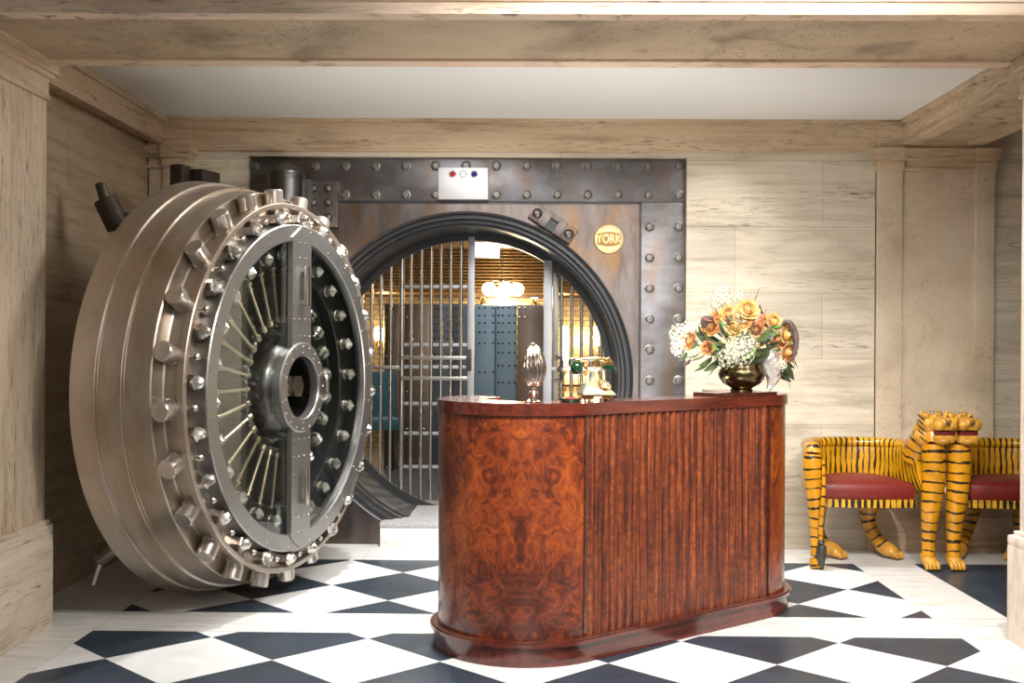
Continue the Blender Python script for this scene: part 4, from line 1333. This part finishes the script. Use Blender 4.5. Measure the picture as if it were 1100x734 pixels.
for a in [(788,357,797,347),(798,385,815,376),(783,350,770,346),(828,352,846,349),(822,356,838,362),(790,345,778,340),(780,398,784,384),(742,375,752,366),(772,376,762,368),(845,372,852,366)]:
    leaf(*a, 'leaf_b', -.18)
for a in [(812,350,827,334),(812,350,805,343),(815,348,812,333),(806,345,822,345),(770,342,754,334),(766,345,752,343),(758,365,770,372),(815,352,824,344)]:
    leaf(*a, 'leaf_r', -.16, W=.2)
for a in [(770,350,762,338),(785,345,777,352),(800,350,792,338),(778,345,788,340),(810,360,820,352),(768,372,756,366),(742,385,735,395),(752,372,742,364),(782,328,780,334),(820,338,814,328)]:
    leaf(*a, 'leaf_d', -.12)
# dense dark foliage fill behind the flowers
for i in range(46):
    a = random.uniform(0, 2*PI); rr = random.uniform(.1, 1)**.6
    px = 795 + 52*rr*cos(a); py = 366 + 27*rr*sin(a)
    leaf(795+20*rr*cos(a), 372+10*rr*sin(a), px, py, 'leaf', random.uniform(-.15,.08))
b = MB(); b.ball((0,0,.10), .11, 16, 10, (1.35,1,.8)); o = b.build('moss_core', M['leaf'], fa)
# hanging brown tassel at right
def tassel(pts_, r, dy):
    b = MB(); P = [fl(x, y, dy) for x, y in pts_]
    b.sweep(P, r, 10, 5, up=(0,1,0))
    rnd = random.Random(5)
    for k in range(len(P)-1):
        for q in range(26):
            c = P[k].lerp(P[k+1], rnd.random()); dd = Vector((rnd.uniform(-1,1), rnd.uniform(-1,1), rnd.uniform(-1,1))).normalized()
            rr = r[k]
            b.tube(c+dd*rr*.7, c+dd*rr*1.35, .0025, .001, 4, False)
    return b.build('tassel', M['amar'], fa, 60)
tassel([(838,352),(843,346),(849,348),(854,358),(855,372),(851,388)], [.005,.010,.015,.017,.014,.006], .02)
tassel([(766,352),(762,344),(757,345),(757,353)], [.01,.022,.022,.012], -.06)
b = MB(); b.sweep([fl(803,340,0), fl(811,322,0), fl(816,309,0)], [.003,.0022,.001], 6, 4); b.sweep([fl(854,392,0), fl(850,405,0)], [.002,.001], 5); b.sweep([fl(846,404,-.02),fl(849,418,-.02)], [.003,.001], 5); b.sweep([fl(853,386,0), fl(857,396,0)], [.003,.001],5)
b.build('twigs', M['twig'], fa)

# silver nautilus shell
p = on_desk(827, .035)
nt = empty('silver_shell', (p.x, p.y, ZT), R(20), 'silver ribbed nautilus shell on a small foot in front of the flower bowl', 'ornament')
nsc = p.y/F
def nl(px, py): q = at(px, py, p.y); return (q.x-p.x, q.z-ZT)
pts_ = [(826,418),(829,413),(832,405),(830,394),(826,383),(822,374),(819,369)]
P = [ (nl(x,y)[0], 0, max(.006,nl(x,y)[1])) for x, y in pts_]
b = MB(); b.sweep(P, [(.010,.008),(.022,.016),(.042,.028),(.054,.036),(.052,.036),(.032,.022),(.004,.004)], 24, 7, up=(0,1,0))
for i, v_ in enumerate(b.bm.verts):
    pass
for v_ in b.bm.verts:
    s_ = 1 + .06*sin((v_.co.z - .6*abs(v_.co.x))*190)
    v_.co.y *= s_*1.0
    v_.co.y += .0030*sin((v_.co.z*1.0 - v_.co.x*1.2)*150)
M['pearl'] = plain('pearly_silver', (.78,.72,.68), .24, .75, 0, .12, 16)
b.build('shell', M['pearl'], nt, 60)
b = MB(); b.lathe([(0,0),(0,.026),(.003,.027),(.006,.012),(.012,.006),(.018,.008)], 20, 'Z'); b.sweep([(0,0,.004),(.03,0,.012),(.045,0,.028),(.035,0,.04)], [.003]*4, 6, 4, up=(0,1,0)); b.sweep([(0,0,.004),(-.035,0,.006),(-.05,0,.016)], [.003,.004,.006], 6, 4, up=(0,1,0)); b.build('foot', M['silver'], nt)

# ================================================================ TIGER CHAIRS
def tiger_chair(mir, loc, label, mdx=0.045, rz=0.0):
    t = empty('tiger_chair', loc, rz, label, 'chair', 'carved tiger tub chairs')
    def m3(P, lean=0.0): return [(mir*x, y, z) for x, y, z in P]
    P = m3([(-.310,-.02,.585),(-.305,.12,.585),(-.275,.28,.585),(-.185,.405,.585),(0,.455,.585),(.19,.42,.585),(.30,.32,.585),(.355,.18,.60),(.390,.06,.64)])
    b = MB(); b.sweep(P, [(.036,.160),(.036,.160),(.034,.160),(.032,.160),(.032,.160),(.034,.160),(.042,.163),(.058,.175),(.070,.215)], 22, 8, power=.75)
    b.build('backrest', M['tiger_back'], t, 60)
    b = MB(); b.sweep(m3([(-.312,-.02,.712),(-.305,.12,.722),(-.275,.28,.724),(-.185,.405,.724),(0,.455,.724),(.19,.42,.724),(.30,.32,.724),(.35,.20,.72)]), [(.042,.034),(.044,.036)]+[(.040,.036)]*5+[(.045,.04)], 14, 8)
    b.build('top_rail', M['tiger_back'], t, 60)
    # hind leg at the front of the low arm
    b = MB(); b.sweep(m3([(-.312,-.015,.752),(-.322,-.040,.715),(-.324,-.048,.64),(-.318,-.046,.50),(-.306,-.040,.36),(-.300,-.03,.22),(-.296,-.035,.11),(-.296,-.045,.04),(-.296,-.06,.006)]), [(.034,.022),(.050,.034),(.058,.044),(.052,.048),(.044,.046),(.036,.038),(.034,.035),(.043,.040),(.040,.030)], 16, 5)
    b.build('front_leg', M['tiger_leg'], t, 60)
    b = MB(); b.sweep(m3([(-.268,-.085,.66),(-.270,-.098,.50),(-.276,-.095,.38),(-.282,-.082,.26),(-.282,-.085,.17)]), [.010,.013,.015,.015,.014], 10, 5); tl = b.build('tail', M['tiger_leg'], t, 60)
    b = MB(); b.sweep(m3([(-.282,-.085,.185),(-.279,-.092,.14),(-.281,-.092,.08),(-.274,-.097,.012)]), [.014,.028,.030,.004], 12, 5); b.build('tail_tuft', M['tail_tuft'], tl, 60)
    # chest, neck and fore leg
    ax = mir*.395
    b = MB(); b.sweep([(ax+.012,.0,.86),(ax+.015,-.02,.77),(ax+.016,-.030,.66),(ax+.012,-.035,.52),(ax+.0,-.035,.40),(ax-.006,-.025,.28),(ax-.010,-.02,.17),(ax-.012,-.03,.08)], [(.062,.060),(.068,.070),(.070,.072),(.068,.066),(.060,.058),(.050,.048),(.040,.040),(.040,.042)], 20, 6)
    fl_ = b.build('front_leg', M['tiger_leg'], t, 60)
    fx = ax-.012
    b = MB(); b.sweep([(fx,.01,.075),(fx,-.03,.058),(fx,-.065,.042),(fx,-.085,.026)], [(.040,.040),(.044,.044),(.045,.036),(.040,.024)], 16, 5)
    for k in range(4): b.sweep([(fx-.032+.0213*k,-.055,.062),(fx-.034+.0226*k,-.095,.040),(fx-.034+.0226*k,-.105,.014)], [.011,.0135,.010], 10, 4)
    b.build('paw', M['tiger_head'], fl_, 60)
    # rear legs
    for pts_, rad, ft in (([(-.17,.35,.42),(-.180,.385,.27),(-.175,.40,.16),(-.155,.375,.09),(-.130,.33,.05)], [.055,.050,.042,.044,.048], (-.130,.33)),
                          ([(.195,.36,.42),(.145,.385,.31),(.150,.395,.21),(.185,.375,.13),(.225,.335,.075)], [.070,.060,.045,.040,.046], (.225,.335))):
        b = MB(); b.sweep(m3(pts_), rad, 14, 5); lg = b.build('rear_leg', M['tiger_leg'], t, 60)
        b = MB(); x0, y0 = ft
        b.sweep(m3([(x0-.015,y0+.02,.075),(x0+.012,y0-.015,.062),(x0+.045,y0-.05,.045),(x0+.066,y0-.07,.026)]), [(.040,.042),(.048,.046),(.050,.038),(.040,.022)], 14, 5)
        for k in range(4):
            ox, oy = (-.030+.02*k)*.8, (-.030+.02*k)*.6
            b.sweep(m3([(x0+.035+ox,y0-.045+oy,.055),(x0+.070+ox,y0-.075+oy,.036),(x0+.078+ox,y0-.084+oy,.012)]), [.011,.0135,.010], 8, 4)
        b.build('paw', M['tiger_head'], lg, 60)
    # neck up to the head
    hx = mir*.395
    b = MB(); b.sweep([(mir*.325,.12,.64),(mir*.345+.004,.085,.73),(hx-.022,.045,.80),(hx-.018,.020,.85),(hx-.012,.010,.89)], [(.050,.07),(.062,.068),(.070,.066),(.068,.062),(.058,.052)], 18, 5)
    b.build('neck', M['tiger_leg'], t, 60)
    b = MB()
    c0 = Vector((hx-.004, -.01, .876)); mx = Vector((hx+mdx, -.085, .878))
    b.ball(c0, .070, 20, 14, (1.0,1.0,.95))
    b.ball((hx+mdx*.5, -.045, .880), .060, 16, 12, (1.1,1,.95))
    old = b.M
    b.M = Matrix.Translation(mx); b.box((-.066,-.060,-.030),(.066,.06,.046),.026)
    b.ball((-.034,-.046,.002),.034,16,12,(1.0,.8,1.0)); b.ball((.034,-.046,.002),.034,16,12,(1.0,.8,1.0)); b.ball((0,-.060,.020),.022,14,10,(1.5,.7,1.0))
    b.M = Matrix.Translation(mx+Vector((-.003,.010,-.080))); b.box((-.058,-.056,-.026),(.058,.06,.022),.020)
    b.ball((0,-.012,-.014),.052,16,12,(1.0,1.0,.55))
    b.M = old
    b.ball((c0.x-.035,c0.y-.035,.930), .022, 10, 8); b.ball((mx.x+.030,-.05,.926), .019, 10, 8); b.ball((mx.x-.030,-.055,.924), .019, 10, 8)
    b.ball((c0.x-.028,.0,.80), .062, 14, 10, (1,.9,1))
    hd_ = b.build('head', M['tiger_head'], t, 60)
    b = MB(); b.M = Matrix.Translation(mx+Vector((0,.012,-.046))); b.box((-.054,-.048,-.030),(.054,.04,.028),.012); b.build('mouth', M['mouth'], hd_, 60)
    for sx in (-1, 1):
        b = MB(); b.ball(c0+Vector((sx*.050+.006,.0,.062)), .020, 12, 8, (1,.6,1.1)); b.build('ear', M['tiger_head'], hd_, 60)
        b = MB(); b.ball((mx.x+sx*.030, -.070, .928), .007, 8, 6); b.build('eye', M['tiger_mark'], hd_, 60)
    b = MB()
    for k in (-1,0,1): b.sweep([mx+Vector((.011*k,-.066,.036)), mx+Vector((.010*k,-.083,.020)), mx+Vector((.008*k,-.078,.0))], [.0025,.0035,.0015], 6, 3, up=(1,0,0))
    for k in range(5):
        z_ = .925-.030*k
        b.sweep([(c0.x-.050,-.066,z_-.02), (c0.x-.068,-.035,z_), (c0.x-.072,.0,z_+.012)], [.002,.0045,.002], 6, 3)
    for k in range(6): b.ball((c0.x-.045+.022*k,-.02,.953-.002*abs(k-2.5)), .006, 6, 5, (.5,2.4,.6))
    b.build('face_markings', M['tiger_mark'], hd_, 60)
    # seat rail and cushion
    out = []
    b = MB()
    xs = [-.29 + .60*i/24 for i in range(25)]
    path = [(mir*x, -.02 - .03*cos(PI*(x-.01)/.62), 0, -1, abs(x+.29)) for x in xs]
    b.ribbon(path, -.03, 0, .372, .420)
    b.build('seat_rail', M['tiger_apron'], t)
    b = MB()
    poly = [(mir*x, -.015 - .03*cos(PI*(x-.01)/.62)+.02) for x in xs] + [(mir*x, y) for x, y in ((.30,.16),(.26,.29),(.17,.39),(0,.43),(-.18,.385),(-.27,.28),(-.295,.12))]
    b.prism(poly, .375, .415); b.build('seat_base', M['dark_wood'], t)
    # cushion: domed
    b = MB()
    outl = [(mir*x, -.012-.03*cos(PI*(x-.02)/.62)) for x in [-.272+.574*i/16 for i in range(17)]] + [(mir*x, y) for x, y in ((.295,.10),(.27,.22),(.22,.32),(.12,.395),(0,.42),(-.12,.395),(-.21,.33),(-.26,.22),(-.275,.10))]
    cx_ = sum(p_[0] for p_ in outl)/len(outl); cy_ = .19
    rings = []
    for s_, z in ((.97,.418),(1.0,.435),(1.005,.475),(.99,.500),(.95,.517),(.80,.533),(.55,.545),(.25,.550)):
        rings.append([b.v((cx_+(x-cx_)*s_, cy_+(y-cy_)*s_, z)) for x, y in outl])
    for A, B in zip(rings, rings[1:]):
        for i in range(len(outl)):
            j = (i+1) % len(outl); b.face([A[i], A[j], B[j], B[i]])
    b.face(rings[-1]); b.face(list(reversed(rings[0])))
    b.build('seat_cushion', M['cushion'], t, 60)
    return t
tiger_chair(1, (2.06, 6.90, 0), 'carved yellow tiger tub chair with red cushion, wholly visible beside the desk', .050)
tiger_chair(-1, (3.00, 6.90, 0), 'carved yellow tiger tub chair with red cushion, partly hidden by the pink pier', .042)

# ================================================================ LIGHTS
def area(name, loc, target, size, power, col=(1,.93,.84), sy=None, spread=None):
    l = bpy.data.lights.new(name, 'AREA'); l.energy = power; l.color = col
    l.size = size
    if sy: l.shape = 'RECTANGLE'; l.size_y = sy
    if spread: l.spread = R(spread)
    o = bpy.data.objects.new(name, l); COL.objects.link(o); o.location = loc
    o.rotation_euler = (Vector(target)-Vector(loc)).to_track_quat('-Z','Y').to_euler()
    return o
def spot(name, loc, target, power, angle, blend=.6, col=(1,.93,.84), r=.05):
    l = bpy.data.lights.new(name, 'SPOT'); l.energy = power; l.color = col; l.spot_size = R(angle); l.spot_blend = blend
    l.shadow_soft_size = r
    o = bpy.data.objects.new(name, l); COL.objects.link(o); o.location = loc
    o.rotation_euler = (Vector(target)-Vector(loc)).to_track_quat('-Z','Y').to_euler()
    return o
def point(name, loc, power, col=(1,.75,.45), r=.05):
    l = bpy.data.lights.new(name, 'POINT'); l.energy = power; l.color = col; l.shadow_soft_size = r
    o = bpy.data.objects.new(name, l); COL.objects.link(o); o.location = loc; return o
area('added_door_fill', (-.50, 6.0, 2.81), (-.75, 6.0, 0), .6, 34, (1,.99,.97), .9)  # added soft source, widens the highlights on the door steel
spot('hall_spot_pier', (.4, 3.6, 2.7), (-2.3, 4.9, .7), 95, 34, .9, (1,.96,.9), .06)
spot('downlight_door', (-.62, 6.35, 2.80), (-.85, 6.0, 0), 230, 110, .8, (1,.98,.95), .06)
spot('downlight_wall', (1.35, 6.72, 2.80), (1.15, 7.6, 1.35), 36, 85, 1.0, (1,.98,.95), .06)
spot('downlight_bay', (.9, 6.4, 2.80), (.9, 6.35, 0), 165, 120, .9, (1,.97,.93), .06)
area('hall_light', (.7, 3.3, 2.9), (.9, 5.6, .3), 1.8, 74, (1,.97,.93), .5, 110)
spot('hall_spot', (1.9, 3.9, 2.6), (2.2, 6.6, .2), 230, 62, .9, (1,.97,.93), .05)
spot('hall_spot_desk', (.5, 2.6, 2.9), (.4, 5.2, .3), 190, 56, .9, (1,.96,.9), .08)
area('added_ceiling_fill', (.50, 5.62, .80), (.62, 6.0, 2.83), .7, 26, (1,.96,.91), .35)  # added fill hidden inside the desk, brightens ceiling and frieze
area('added_hall_fill', (1.5, -1.0, 2.6), (1.0, 6, 1.2), 3.5, 40, (1,.97,.94), 1.6)  # added fill behind the camera, gives the metal something to reflect
point('glow_cluster', tuple(at(538,318,12.2)), 50, (1,.74,.42), .1)
point('glow_chandelier', tuple(at(539,322,11.0)), 30, (1,.76,.46), .1)
point('glow_left', tuple(at(409,359,12.2)), 12)
point('glow_right', tuple(at(628,365,12.1)), 18)
area('vault_ceiling_light', (-.2, 9.6, 2.35), (-.2, 9.6, 0), 1.0, 22, (.9,.95,1))

w = bpy.data.worlds.new('world'); S.world = w; w.use_nodes = True
bg = w.node_tree.nodes['Background']; bg.inputs[0].default_value = (1.0,.91,.80,1); bg.inputs[1].default_value = .16

S.view_settings.view_transform = 'Standard'
S.view_settings.look = 'None'
S.view_settings.gamma = 1
S.view_settings.exposure = 0.05
S.view_settings.use_curve_mapping = False
